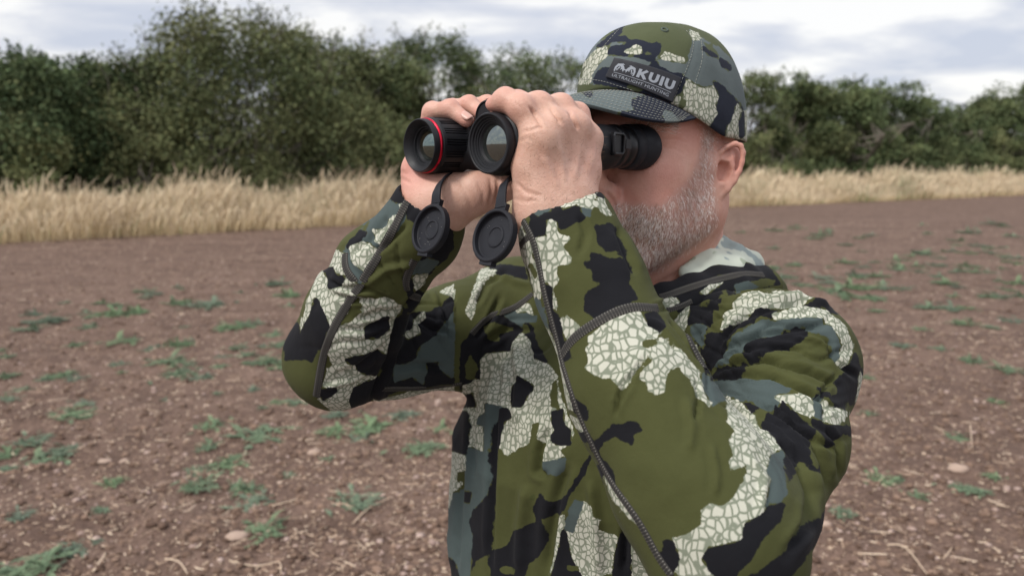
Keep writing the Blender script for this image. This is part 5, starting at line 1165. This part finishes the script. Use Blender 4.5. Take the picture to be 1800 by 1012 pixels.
t.col(c); b1 = t.bump(t.math('ADD', t.math('MULTIPLY', mid, 1.0), t.math('MULTIPLY', fine, .35)), .9, .035); M['soil'] = m
nr, na = 360, 900
rad = np.concatenate([[0.0], .6*(1500/.6)**(np.arange(nr)/(nr-1))])
A, Rr = np.meshgrid(np.arange(na)*2*math.pi/na, rad[1:]); X = (np.sin(A)*Rr).ravel(); Y = (np.cos(A)*Rr).ravel()
pts = np.stack([X, Y, X*0], 1); att = np.clip(1-np.hypot(X, Y)/60, 0, 1)
Zg = (fbm(pts, 1.1, 3, 4)*.040+fbm(pts, 7, 3, 8)*.045)*att
Vg = np.concatenate([[[0, 0, -.01]], np.stack([X, Y, Zg-.012], 1)])
Fg = [(1+j*na+i, 1+j*na+(i+1) % na, 1+(j+1)*na+(i+1) % na, 1+(j+1)*na+i) for j in range(nr-1) for i in range(na)]
Fg = np.array(Fg); me = mesh_np('ground', Vg, Fg[:, ::-1].copy()); tag(obj('ground', me, M['soil']), kind='structure')
def gz(x, y):
    p = np.stack([np.atleast_1d(x), np.atleast_1d(y), np.atleast_1d(x)*0], 1); a = np.clip(1-np.hypot(p[:, 0], p[:, 1])/60, 0, 1)
    return (fbm(p, 1.1, 3, 4)*.040+fbm(p, 7, 3, 8)*.045)*a-.012
# straw and stubble litter, clods
m = mat('straw', (.42, .30, .21), .8); t = NT(m); co = t.coord(); tn = t.attr('tone'); t.col(t.ramp(tn, [(0, (.22, .14, .095)), (.5, (.42, .30, .21)), (1, (.70, .56, .42))])); M['straw'] = m
m = mat('clod', (.12, .075, .065), .95, spec=.1); t = NT(m); co = t.coord(); tn = t.attr('tone'); t.col(t.mix(tn, (.092, .058, .043), (.245, .165, .122))); t.bump(t.noise(co, 120, 3), .6, .004); M['clod'] = m
def field_xy(n, rg, r0=1.7, r1=16, half=R(58), pw=1.35):
    r = r0*(r1/r0)**(rg.random(n)**pw); a = rg.uniform(-half, half, n); return r*np.sin(a), r*np.cos(a), r
rg = np.random.default_rng(21)
def straw(n, seed, l0, l1, w0, name, pw=1.0, r1=16):
    rg = np.random.default_rng(seed); x, y, r = field_xy(n, rg, r1=r1, pw=pw); z = gz(x, y)
    keep = fbm(np.stack([x, y, x*0], 1), .9, 2, 31)+rg.uniform(-.8, .8, n) > -.25; x, y, r, z = x[keep], y[keep], r[keep], z[keep]; n = len(x)
    L_ = l0*(l1/l0)**rg.random(n)*(1+r*.03); a = rg.uniform(0, math.pi, n); ww = w0*(.6+.9*rg.random(n))*(1+r*.05)
    d = np.stack([np.cos(a), np.sin(a), rg.normal(0, .12, n)], 1); s = np.stack([-np.sin(a), np.cos(a), np.zeros(n)], 1)
    c = np.stack([x, y, z+.004+rg.random(n)*.006], 1); h = np.array((0, 0, 1.0))
    b_ = (rg.random(n)-.5)[:, None]*L_[:, None]*.35; V = []
    for t_, wd in ((-.5, .5), (0, 1), (.5, .45)):
        q = c+d*(L_*t_)[:, None]+s*(b_*(.25-t_*t_)*2); V += [q-s*(ww*wd/2)[:, None]-h*(ww*.2)[:, None], q+h*(ww*.5)[:, None], q+s*(ww*wd/2)[:, None]-h*(ww*.2)[:, None]]
    V = np.stack(V, 1).reshape(-1, 3); k = np.arange(n)[:, None]*9; F = np.concatenate([k+np.array(f)[None, :] for f in ((0, 1, 4, 3), (1, 2, 5, 4), (3, 4, 7, 6), (4, 5, 8, 7))])
    me = mesh_np(name, V, F); attr(me, 'tone', np.repeat(rg.random(n), 9)); o = obj(name, me, M['straw'], smooth=False); tag(o, kind='stuff'); return o
straw(72000, 5, .006, .026, .0038, 'straw_litter', .95, r1=24)
straw(3600, 6, .035, .11, .0036, 'long_straw', .9, r1=12)
def clods(n, seed, name, m_, r0, r1, far):
    rg = np.random.default_rng(seed); x, y, r = field_xy(n, rg, r1=far, pw=1.0); z = gz(x, y)
    bm = bmesh.new(); bmesh.ops.create_icosphere(bm, subdivisions=1, radius=1); bv = np.array([v.co[:] for v in bm.verts]); bf_ = np.array([[v.index for v in f.verts] for f in bm.faces]); bm.free()
    s = r0*(r1/r0)**(rg.random(n)**2.2); jit = 1+rg.uniform(-.28, .28, (n, len(bv), 1)); sc = np.stack([rg.uniform(.8, 1.5, n), rg.uniform(.8, 1.4, n), rg.uniform(.45, .8, n)], 1)
    V = bv[None]*jit*sc[:, None, :]*s[:, None, None]+np.stack([x, y, z+s*.15], 1)[:, None, :]; k = np.arange(n)[:, None, None]*len(bv)
    me = mesh_np(name, V.reshape(-1, 3), (bf_[None]+k).reshape(-1, 3)); attr(me, 'tone', np.repeat(rg.random(n), len(bv))); tag(obj(name, me, M[m_], smooth=True), kind='stuff')
clods(38000, 12, 'soil_crumbs', 'clod', .004, .024, 14); 
m = mat('pebble', (.40, .30, .25), .8); t = NT(m); co = t.coord(); tn = t.attr('tone'); t.col(t.mix(t.noise(co, 30, 3), t.mix(tn, (.30, .20, .16), (.55, .42, .36)), (.28, .2, .17))); M['pebble'] = m
clods(5600, 14, 'pebbles', 'pebble', .005, .019, 16)
# a few stones and stalks one can pick out
M['stone'] = plain_fabric('pale_stone', (.44, .33, .26), (.30, .215, .17), 60, .85)
def stone(u, v, wpx, hh, label, seed):
    p = ground_at(u, v); p[2] = float(gz(p[0], p[1])[0]); s = wpx/FPX*np.linalg.norm(p)/2; rg = np.random.default_rng(seed)
    bm = bmesh.new(); bmesh.ops.create_icosphere(bm, subdivisions=3, radius=1); V = np.array([q.co[:] for q in bm.verts]); F = [[q.index for q in f.verts] for f in bm.faces]; bm.free()
    V = V*(1+.35*fbm(V+seed*9, 1.1, 3, seed))[:, None]*np.array((1, .75, hh)); a = rg.uniform(0, 3); V = V@np.array(((math.cos(a*.2), math.sin(a*.2), 0), (-math.sin(a*.2), math.cos(a*.2), 0), (0, 0, 1)))
    o = obj('stone', mesh_np('stone', V*s+p+np.array((0, 0, s*hh*.35)), F), M['stone'], loc=tuple(p)); tag(o, label, 'stone', 'pale stones lying on the soil')
stone(416, 946, 38, .28, 'broad flat pale stone beside a bright weed, left of the man', 1)
stone(551, 790, 22, .5, 'small pinkish stone below the raised elbow', 2); stone(1684, 822, 30, .45, 'orange-tinged flat stone right of the man', 3)
stone(604, 957, 14, .6, 'small rounded stone near the hem of the shirt', 4); stone(218, 808, 14, .6, 'little pale stone left of the forked weeds', 5); stone(573, 871, 8, .8, 'tiny white pebble left of a low weed', 6)
stone(184, 810, 22, .35, 'pale chalky lump between weed tufts at left', 7); stone(1452, 918, 22, .4, 'pale stone by the man\'s lower back', 8)
def stalk(pts, w_, label):
    b = MB(); P3 = []
    for i, (u, v) in enumerate(pts):
        p = ground_at(u, v); p[2] = float(gz(p[0], p[1])[0])+.008+(.006 if 0 < i < len(pts)-1 else 0); P3.append(p)
    q = resample(P3, .02); b.tube(q, [w_*(1-.5*i/len(q)) for i in range(len(q))], 6); me_o = b.build('straw_stalk', M['straw'], loc=tuple(P3[0])); attr(me_o.data, 'tone', np.full(len(me_o.data.vertices), .75)); tag(me_o, label, 'straw stalk', 'dry stalks lying on the soil')
stalk([(478, 893), (500, 884), (524, 871)], .0045, 'short thick straw stalk right of a leafy weed'); stalk([(622, 915), (650, 893), (690, 868)], .0040, 'long straight stalk slanting up beside a low weed near the shirt')
stalk([(403, 988), (450, 990), (490, 992), (494, 1010)], .0035, 'bent dry stalk below the broad flat stone'); stalk([(164, 1005), (186, 975)], .006, 'short broad straw piece right of the lowest bright weed')
stalk([(290, 985), (315, 995), (330, 1012)], .004, 'curved stalk at the bottom edge of the field'); stalk([(1560, 955), (1590, 965), (1630, 1005)], .004, 'long bent twig low on the right of the man')
stalk([(1706, 745), (1709, 785)], .004, 'upright-looking stalk by a weed right of the man'); stalk([(700, 870), (735, 850)], .003, 'thin stalk close to the shirt side')
# ---- weeds
m = mat('weed_leaf', (.09, .16, .05), .6, spec=.35); t = NT(m); co = t.coord(); tn = t.attr('tone'); oi = t.n('ShaderNodeObjectInfo')
c = t.mix(tn, (.085, .140, .070), (.210, .300, .155)); c = t.mix(t.math('MULTIPLY', oi.outputs['Random'], .8), c, (.150, .190, .145)); t.col(c); t.b.inputs['Subsurface Weight'].default_value = .0; M['weed'] = m
def weed_mesh(seed, nfr, leng, hgt):
    rg = np.random.default_rng(seed); V, F, T = [], [], []
    def leaf(p, d, n_, l, w_, tone):
        s = nrm(np.cross(d, n_)); k = len(V); V.extend([p, p+d*l*.5+s*w_+n_*l*.08, p+d*l, p+d*l*.5-s*w_+n_*l*.08]); F.append((k, k+1, k+2, k+3)); T.extend([tone]*4)
    for i in range(nfr):
        a = rg.uniform(0, 2*math.pi); el = rg.uniform(.15, 1.15); L_ = leng*rg.uniform(.5, 1.1)*(1-.3*(el > .9)); d = np.array((math.cos(a)*math.cos(el), math.sin(a)*math.cos(el), math.sin(el))); p = np.array((rg.normal(0, leng*.42), rg.normal(0, leng*.30), 0.0)); L_ *= .72; tone = rg.random()
        nst = 9; st = L_/nst
        for k in range(nst):
            d = nrm(d+np.array((rg.normal(0, .08), rg.normal(0, .08), -.11*(hgt < 1)*1.0))); q = p+d*st; up = nrm(np.array((0, 0, 1.0))-d*d[2]); s = nrm(np.cross(d, up)); l = L_*.24*math.sin(math.pi*(k+1.2)/(nst+1.5)); w_ = l*.13
            leaf(p, d, up, st*1.5, .0014, tone)
            for sg in (-1, 1):
                for r_ in range(2): leaf(p+d*st*r_*.5, nrm(d*.65+s*sg*.8+up*rg.uniform(-.1, .35)), up, l*(.8+.4*rg.random()), w_, min(1, max(0, tone+rg.normal(0, .15))))
            p = q
            if p[2] < .004: p[2] = .004; d[2] = abs(d[2])*.3
        leaf(p, d, up, L_*.15, .003, tone)
    me = mesh_np('weed', np.array(V), F); attr(me, 'tone', T); me.materials.append(M['weed']); return me
WM = [weed_mesh(40+i, 40+5*i, .075, .5) for i in range(5)]
WD = [(50, 578, 45), (85, 562, 60), (157, 573, 35), (200, 550, 60), (240, 546, 42), (215, 602, 50), (255, 522, 25), (315, 530, 44), (368, 536, 62), (312, 602, 40), (300, 636, 60), (320, 656, 60), (358, 662, 36), (410, 572, 50), (440, 568, 36), (432, 622, 36), (466, 634, 56), (492, 644, 40), (482, 498, 40), (508, 518, 40), (492, 606, 40), (478, 586, 36), (110, 656, 44), (132, 664, 30), (12, 660, 30), (18, 700, 30), (145, 708, 36), (118, 728, 66), (48, 772, 52), (12, 792, 40), (80, 800, 62), (114, 788, 56), (14, 818, 30), (370, 744, 52), (366, 778, 36), (455, 760, 80), (405, 808, 66), (345, 822, 36), (350, 854, 54), (426, 852, 52), (445, 882, 60), (506, 830, 26), (196, 850, 36), (26, 908, 40), (176, 896, 26), (465, 934, 66), (130, 970, 62), (64, 1002, 92), (590, 758, 46), (648, 746, 66), (628, 772, 46), (742, 788, 62), (578, 799, 24), (618, 884, 66), (708, 728, 42), (780, 750, 36), (590, 726, 40), (520, 700, 40), (8, 625, 24), (60, 552, 30), (330, 642, 30), (385, 640, 30), (270, 610, 34), (210, 640, 26), (150, 548, 24),
 (1496, 520, 60), (1534, 524, 48), (1590, 606, 34), (1652, 612, 26), (1706, 632, 36), (1772, 648, 46), (1664, 540, 46), (1692, 566, 40), (1780, 562, 36), (1630, 538, 36), (1448, 488, 40), (1540, 546, 28), (1680, 763, 46), (1545, 838, 46), (1588, 832, 26), (1612, 865, 34), (1694, 856, 42), (1722, 860, 36), (1748, 836, 26), (1478, 898, 36), (1526, 722, 26), (1752, 708, 28), (1524, 662, 24), (1500, 505, 60), (1470, 512, 46), (1560, 508, 36), (1700, 540, 30), (1745, 575, 26), (1620, 580, 24), (1795, 520, 30), (1740, 520, 40), (1350, 470, 50), (1385, 486, 36)]
rg = np.random.default_rng(9)
for k in range(95):
    v = 392+128*rg.random()**.8; WD.append((rg.uniform(1300, 1800) if k % 4 else rg.uniform(1500, 1800), v, rg.uniform(14, 34)))
for k in range(30): WD.append((rg.uniform(0, 520), rg.uniform(490, 720), rg.uniform(14, 32)))
named = {36: 'twin-lobed green weed tuft above the flat weeds, left of the man', 45: 'bright green weed plant beside the broad flat stone', 46: 'vivid green weed right behind the lowest bright one at the lower left', 47: 'largest bright green weed at the bottom left of the field', 51: 'star-shaped green weed just left of the shirt below the far elbow', 53: 'flattened green weed next to the long straight stalk', 35: 'long flat greyish weed mat spreading sideways, left of the man', 33: 'spiky weed tuft standing above the long flat weed mat', 8: 'wide grey-green weed tuft at the top of the left weed rows', 40: 'leafy weed just above the bright one by the flat stone',
 83-5: 'grey-green weed tuft under the upright-looking stalk, right of the man'}
WLAB = {}
for side_, f_ in (('left', lambda u: u < 900), ('right', lambda u: u >= 900)):
    ids = sorted([i for i, q in enumerate(WD) if f_(q[0])], key=lambda i: WD[i][1]); nb = 10
    for b_ in range(nb):
        part = sorted(ids[len(ids)*b_//nb:len(ids)*(b_+1)//nb], key=lambda i: WD[i][0])
        for k, i in enumerate(part):
            o_ = lambda n: str(n)+('th' if 10 < n % 100 < 14 else {1: 'st', 2: 'nd', 3: 'rd'}.get(n % 10, 'th'))
            WLAB[i] = ('tiny' if WD[i][2] < 26 else 'small' if WD[i][2] < 44 else 'broad')+' weed, '+o_(k+1)+' from the left in the '+o_(b_+1)+' weed row from the grass, '+side_+' field'
groups_ = 'low weeds growing in the bare field'
for i, (u, v, wpx) in enumerate(WD):
    p = ground_at(u, v); z = float(gz(p[0], p[1])[0]); o = bpy.data.objects.new('weed', WM[i % 5]); COL.objects.link(o)
    s = wpx*1.12/FPX*math.hypot(p[1], 1.65)/.135; o.location = (p[0], p[1], z+.002); o.scale = (s, s, s*rg.uniform(.9, 1.4)); o.rotation_euler = (0, 0, rg.uniform(0, 6.28))
    lb = named.get(i) or WLAB[i]
    tag(o, lb, 'weed', groups_)
# ------------------------------------------------------------------ dry grass strip and hedgerow
EDGE = [(-500, 452), (0, 430), (300, 414), (680, 394), (1000, 374), (1290, 364), (1500, 356), (1800, 343), (2300, 334)]
EG = np.array([ground_at(u, v) for u, v in EDGE])
seglen = np.concatenate([[0], np.cumsum(np.linalg.norm(np.diff(EG, axis=0), axis=1))])
def edge_at(s): return np.stack([np.interp(s, seglen, EG[:, k]) for k in range(3)], -1)
def along(u):
    """distance along the strip for a photo column"""
    return float(np.interp(u, [e[0] for e in EDGE], seglen))
def back_dir(s):
    a = edge_at(np.asarray(s)-.5); b = edge_at(np.asarray(s)+.5); d = b-a; n_ = np.stack([-d[..., 1], d[..., 0], d[..., 2]*0], -1); return n_/np.linalg.norm(n_, axis=-1, keepdims=True)
m = mat('dry_grass', (.45, .34, .2), .8, spec=.2); t = NT(m); tn = t.attr('tone'); hh = t.attr('along')
c = t.ramp(tn, [(0, (.32, .23, .125)), (.35, (.52, .40, .235)), (.85, (.70, .56, .36)), (1, (.24, .27, .12))]); c = t.mix(t.rng(hh, .55, 1.0, 0, .7), c, (.76, .64, .48)); t.col(c); M['grass'] = m
def grass(n, seed, name):
    rg = np.random.default_rng(seed); s = rg.random(n)**1.1*seglen[-1]; w_ = rg.random(n)**.85*3.4; e = edge_at(s); bd = back_dir(s); w_ = w_+.55*fbm(np.stack([s, s*0, s*0], 1), .9, 3, 55)+.12*rg.normal(0, 1, n); p = e+bd*w_[:, None]; p[:, :2] += rg.normal(0, .09, (n, 2)); dist = np.hypot(p[:, 0], p[:, 1])
    patch = fbm(p, .55, 3, 77); h = (.40+.62*np.clip(w_/1.3, 0, 1))*(1+.80*patch)*rg.uniform(.45, 1.12, n); h *= np.where(rg.random(n) < .10, 1.35, 1)
    lean = np.stack([rg.normal(.14, .22, n)+.45*fbm(p, .9, 2, 5), rg.normal(-.04, .12, n), np.zeros(n)], 1)*h[:, None]; wd = .0036*(1+dist*.055)*rg.uniform(.6, 1.3, n)
    a = rg.uniform(-.7, .7, n); sd_ = np.stack([np.cos(a), np.sin(a), np.zeros(n)], 1); V = []; AL = []
    for k, (f, ww) in enumerate(((0, .7), (.45, 1), (.78, .8), (.90, 1.7), (1.0, .15))):
        q = p+lean*(f**1.8)+np.stack([0*h, 0*h, h*f*(1-.06*f)], 1); V += [q-sd_*(wd*ww)[:, None], q+sd_*(wd*ww)[:, None]]; AL += [f, f]
    V = np.stack(V, 1).reshape(-1, 3); k = np.arange(n)[:, None]*10; F = np.concatenate([k+np.array((2*i, 2*i+1, 2*i+3, 2*i+2))[None] for i in range(4)])
    me = mesh_np(name, V, F); tv = np.clip(rg.normal(.50, .22, n)+.45*fbm(p, .5, 3, 12), 0, .92); tv = np.where((fbm(p, .45, 3, 91)+.25*rg.normal(0, 1, n) > .42), 1.0, tv); attr(me, 'tone', np.repeat(tv, 10)); attr(me, 'along', np.tile(AL, n)); tag(obj(name, me, M['grass'], smooth=False), kind='stuff')
grass(125000, 3, 'dry_grass')
# green nettles and brambles showing at the hedge foot are part of the hedge plants below
m = mat('hedge_leaf', (.05, .08, .03), .9, spec=.12); t = NT(m); tn = t.attr('tone'); hu_ = t.attr('hue')
c = t.mix(tn, (.045, .070, .034), (.150, .200, .090)); c = t.mix(hu_, c, t.mix(tn, (.100, .100, .048), (.250, .245, .115))); t.col(c); M['leaf'] = m
m = mat('bark', (.10, .08, .06), .9); t = NT(m); co = t.coord(); t.col(t.mix(t.noise(co, 9, 4), (.10, .085, .07), (.27, .235, .19))); t.bump(t.noise(co, 30, 3), .5, .02); M['bark'] = m
def tree(name, label, cat, u, vtop, wpx, back, tone, hue, n, leaf, seed, lob=14, vbot=None, depth=None, env=.35, group='hedge trees and shrubs beyond the dry grass', twig=0):
    back = back+.9; n = int(n*3.0); leaf = leaf*1.10; wpx = wpx*1.3
    rg = np.random.default_rng(seed); s = along(u); e = edge_at(s); k0 = P(u, 300, 1.0)-np.array(CAMP); k = np.array((k0[0], k0[1], 0)); k /= np.linalg.norm(k); bd_ = back_dir(s); dist = math.hypot(e[0], e[1])+back/max(abs(float(k@bd_)), .33); p = k*dist
    base = np.array((p[0], p[1], 0.0)); ray = P(u, vtop, 1.0)-np.array(CAMP); tt = dist/math.hypot(ray[0], ray[1]); H_ = CAM_Z+ray[2]*tt; zc_ = dist*CP*abs(k[1]) if False else dist*(k[1]*CP)+CAM_Z*0
    W_ = wpx/FPX*max(dist*k[1], 1)*1.0; D_ = depth or W_*.55
    side = np.array((k[1], -k[0], 0)); root = empty(name, tuple(base)); tag(root, label, cat, group)
    # lobes of the crown
    lc, lr = [], []
    for i in range(lob):
        f = rg.random(); ang = rg.uniform(0, 2*math.pi); z = H_*(.12+.80*f**.85); rr = math.sqrt(max(.05, 1-(2*abs(z/H_-.42))**2.4*.75)); q = base+side*math.cos(ang)*W_*.36*rr*rg.uniform(.4, 1)+k*math.sin(ang)*D_*.36*rr+UP*z
        r_ = rg.uniform(.15, .27)*min(W_, H_*1.2)*(1-.25*f); lx = (q-base)@side; zm = H_*(1-env*(lx/(.5*W_))**2); r_ = min(r_, zm*.4); q[2] = min(q[2], zm-r_*.8); lc.append(q); lr.append(r_)
    for i in range(int(lob*.4)): lc.append(base+side*rg.uniform(-.45, .45)*W_+k*rg.uniform(-.4, .1)*D_+UP*H_*rg.uniform(.06, .2)); lr.append(H_*rg.uniform(.10, .18))
    lc, lr = np.array(lc), np.array(lr); w_ = lr**2/np.sum(lr**2); nclus = max(60, n//46); ci = rg.choice(len(lc), nclus, p=w_); dv = rg.normal(0, 1, (nclus, 3)); dv /= np.linalg.norm(dv, axis=1)[:, None]
    cc = lc[ci]+dv*(lr[ci]*rg.uniform(.30, 1.02, nclus)**.6)[:, None]*np.array((1, 1, .85)); cc[:, 2] = np.maximum(cc[:, 2], .12)
    ctone = np.clip(tone+.08+rg.normal(0, .27, nclus)+.35*fbm(cc, .9, 2, seed), 0, 1)
    li = rg.integers(0, nclus, n); cs = .15+.045*W_/4; sp = rg.normal(0, cs, (n, 3))*np.array((1, 1, .7)); q = cc[li]+sp
    a = rg.normal(0, 1, (n, 3)); a /= np.linalg.norm(a, axis=1)[:, None]; b_ = np.cross(a, rg.normal(0, 1, (n, 3))); b_ /= np.linalg.norm(b_, axis=1)[:, None]; l = leaf*rg.uniform(.6, 1.4, n)[:, None]
    V = np.stack([q-a*l, q+b_*l*.55, q+a*l, q-b_*l*.55], 1).reshape(-1, 3); F = np.arange(n*4).reshape(n, 4); V[:, 2] = np.maximum(V[:, 2], .02)
    q_leaf = q; mb_ = MB(); nst = 3 if W_ > 2 else 2
    for i in range(nst):
        a0 = base+side*rg.uniform(-.12, .12)*W_+k*rg.uniform(-.1, .1); pts_ = [a0-UP*.05]; d = nrm(UP*1.3+side*rg.normal(0, .5)+k*rg.normal(0, .3)); nseg = 6; st = H_*.8/nseg
        for j in range(nseg): pts_.append(pts_[-1]+d*st); d = nrm(d+rg.normal(0, .22, 3)+UP*.08)
        mb_.tube(pts_, [max(.012, .075*(H_/4)*(1-j/(nseg+1))) for j in range(nseg+1)], 8)
        for j in range(2, nseg+1):
            for _ in range(3):
                b0 = pts_[j-1]+(pts_[j]-pts_[j-1])*rg.random(); tgt = lc[rg.integers(len(lc))]+rg.normal(0, .2, 3); mid_ = (b0+tgt)/2+rg.normal(0, .15, 3); mb_.tube([b0, mid_, tgt], [.024*H_/4, .016, .006], 5)
    TV = []
    for i in range(int(twig*1.6)):                        # bare twigs standing out of the top
        c0 = lc[np.argsort(-lc[:, 2])[rg.integers(0, max(3, lob//2))]]; p0 = c0+rg.normal(0, .15, 3); d = nrm(UP*1.0+side*rg.normal(0, .7)+k*rg.normal(0, .4)); L_ = rg.uniform(.45, 1.15); p1 = p0+d*L_*.6; p2 = p1+nrm(d+rg.normal(0, .35, 3))*L_*.6; mb_.tube([p0, p1, p2], [.014, .010, .004], 5)
        for _ in range(34):
            x = p0+(p2-p0)*rg.random()**.8+rg.normal(0, .055, 3); a = nrm(rg.normal(0, 1, 3)); b_ = nrm(np.cross(a, rg.normal(0, 1, 3))); l = leaf*rg.uniform(.45, .9); TV += [x-a*l, x+b_*l*.55, x+a*l, x-b_*l*.55]
        for _ in range(3): x = p1+(p2-p1)*rg.random(); mb_.tube([x, x+nrm(d+rg.normal(0, .7, 3))*.22], [.006, .003], 4)
    lt = np.clip(ctone[li]+rg.normal(0, .06, n), 0, 1); lh = np.clip(hue+rg.normal(0, .15, n)+.3*fbm(q_leaf, .6, 2, seed+3), 0, 1)
    if TV: V = np.concatenate([V, np.array(TV)]); lt = np.concatenate([lt, rg.random(len(TV)//4)*.6+.1]); lh = np.concatenate([lh, np.full(len(TV)//4, hue)])
    me = mesh_np('crown', V, np.arange(len(V)).reshape(-1, 4)); attr(me, 'tone', np.repeat(lt, 4)); attr(me, 'hue', np.repeat(lh, 4)); obj('crown', me, M['leaf'], root, smooth=False)
    mb_.build('trunk', M['bark'], root)
    return root
T_ = tree
T_('hedge_tree', 'dense dark bluish-green thicket at the far left of the hedge', 'tree', 40, 100, 300, 4.6, .22, .05, 13000, .055, 101, 20, twig=6)
T_('hedge_tree', 'dense dark green tree with bare sprigs on top, left of the brownish bush', 'tree', 175, 102, 200, 4.8, .28, .10, 10000, .055, 102, 16, twig=9)
T_('hedge_tree', 'dark thicket cut by the left edge of the photo', 'tree', -160, 120, 260, 4.6, .3, .1, 8000, .06, 103, 14)
T_('shrub', 'pale green leafy shrub at the far left behind the grass', 'shrub', 60, 196, 130, 3.2, .72, .45, 4200, .045, 104, 10)
T_('shrub', 'brownish-green hawthorn bush left of the big hawthorn', 'shrub', 250, 132, 150, 3.9, .50, .62, 5200, .045, 105, 12, twig=7)
T_('hawthorn_tree', 'tallest hawthorn with twiggy open top, left of the man', 'tree', 450, 26, 500, 4.2, .30, .50, 18000, .050, 106, 36, twig=44, env=.50)
T_('hedge_tree', 'muted green tree bridging the dark thicket and the tallest hawthorn', 'tree', 300, 84, 200, 5.2, .30, .3, 8000, .05, 171, 16, twig=16)
T_('hedge_tree', 'grey-green tree bridging the two twiggy hawthorns', 'tree', 560, 58, 200, 5.4, .30, .3, 8000, .05, 172, 16, twig=16)
T_('hedge_tree', 'low twiggy tree filling the dip left of the binoculars', 'tree', 655, 92, 190, 5.6, .34, .3, 8000, .05, 173, 14, twig=14)
T_('shrub', 'olive-green low hawthorn shrub leaning over the grass below the tallest hawthorn', 'shrub', 400, 170, 300, 3.5, .62, .60, 8000, .045, 107, 16)
T_('shrub', 'small brown-green bush low between the pale shrub and the tallest hawthorn', 'shrub', 230, 235, 110, 3.3, .50, .55, 3000, .045, 117, 8)
T_('hawthorn_tree', 'hawthorn with twigs against the sky, left of the binoculars', 'tree', 600, 66, 230, 4.3, .48, .50, 10000, .050, 108, 18, twig=16)
T_('shrub', 'brown-tinged spreading shrub left of the raised far sleeve', 'shrub', 600, 165, 230, 3.5, .52, .62, 6500, .045, 109, 14)
T_('hedge_tree', 'tree filling the skyline between the hawthorn and the binoculars', 'tree', 690, 88, 170, 4.9, .38, .3, 8000, .055, 120, 14, twig=12)
T_('hedge_tree', 'dark pointed tree directly above the binoculars', 'tree', 775, 50, 170, 5.2, .25, .12, 8500, .055, 110, 16, twig=14)
T_('hedge_tree', 'dark green tree between the binoculars and the cap', 'tree', 870, 66, 210, 5.4, .28, .15, 9500, .055, 111, 16, twig=14)
T_('shrub', 'mid-green shrub seen just above the hands', 'shrub', 820, 150, 240, 4.2, .42, .4, 6500, .05, 112, 12)
T_('hedge_tree', 'twiggy green tree touching the front of the cap', 'tree', 975, 82, 180, 5.5, .35, .25, 7000, .055, 113, 14, twig=18)
T_('hedge_tree', 'tree hidden behind the man\'s head and cap', 'tree', 1130, 110, 190, 5.8, .3, .2, 6000, .06, 114, 12)
T_('hedge_tree', 'tree with thin twigs just behind the back of the cap', 'tree', 1315, 112, 150, 6.0, .34, .35, 7000, .06, 115, 14, twig=20)
T_('shrub', 'yellowish-green shrub beside the man\'s ear', 'shrub', 1335, 232, 90, 4.0, .6, .6, 3500, .06, 116, 9)
for i, (u, vt, w_, tn_, hu__, lb) in enumerate([(1400, 158, 120, .36, .25, 'rounded green hedge tree second along from the cap'), (1470, 162, 130, .42, .2, 'tall green hedge tree with tufted top, right of the ear'), (1545, 178, 140, .34, .2, 'broad mid-green tree in the middle of the right-hand hedge'), (1615, 196, 130, .30, .15, 'darker hedge tree where the right-hand hedge starts to drop'),
        (1680, 214, 120, .40, .3, 'lowest tree of the right-hand hedge before the gap'), (1745, 190, 110, .38, .25, 'tree rising again beside the dip of the right-hand hedge'), (1800, 158, 130, .34, .2, 'tall rounded tree at the right edge of the photo')]):
    T_('hedge_tree', lb, 'tree', u, vt-(34 if u < 1600 else 22 if u < 1760 else 30), w_*1.15, 7.0, tn_, hu__, 8000, .085, 130+i, 16, twig=10)
for i, (u, vt, w_, lb) in enumerate([(1370, 235, 110, 'lighter green bush in front of the hedge, near the ear'), (1440, 225, 120, 'green bush in front of the tufted tree'), (1520, 235, 120, 'leafy bush in the middle foreground of the right-hand hedge'), (1600, 250, 110, 'low dark bush at the foot of the right-hand hedge'), (1655, 262, 90, 'yellow-green bush low in the right-hand hedge'), (1730, 240, 120, 'dense bush below the dip of the right-hand hedge'), (1800, 235, 120, 'dense bush at the right edge of the photo')]):
    T_('shrub', lb, 'shrub', u, vt-14, w_*1.15, 6.2, .45+.1*(i % 3-1), .3+.15*(i % 2), 5000, .075, 150+i, 10)
T_('hedge_tree', 'tree past the right edge of the photo', 'tree', 1920, 165, 150, 6.0, .35, .2, 4000, .09, 160, 12)
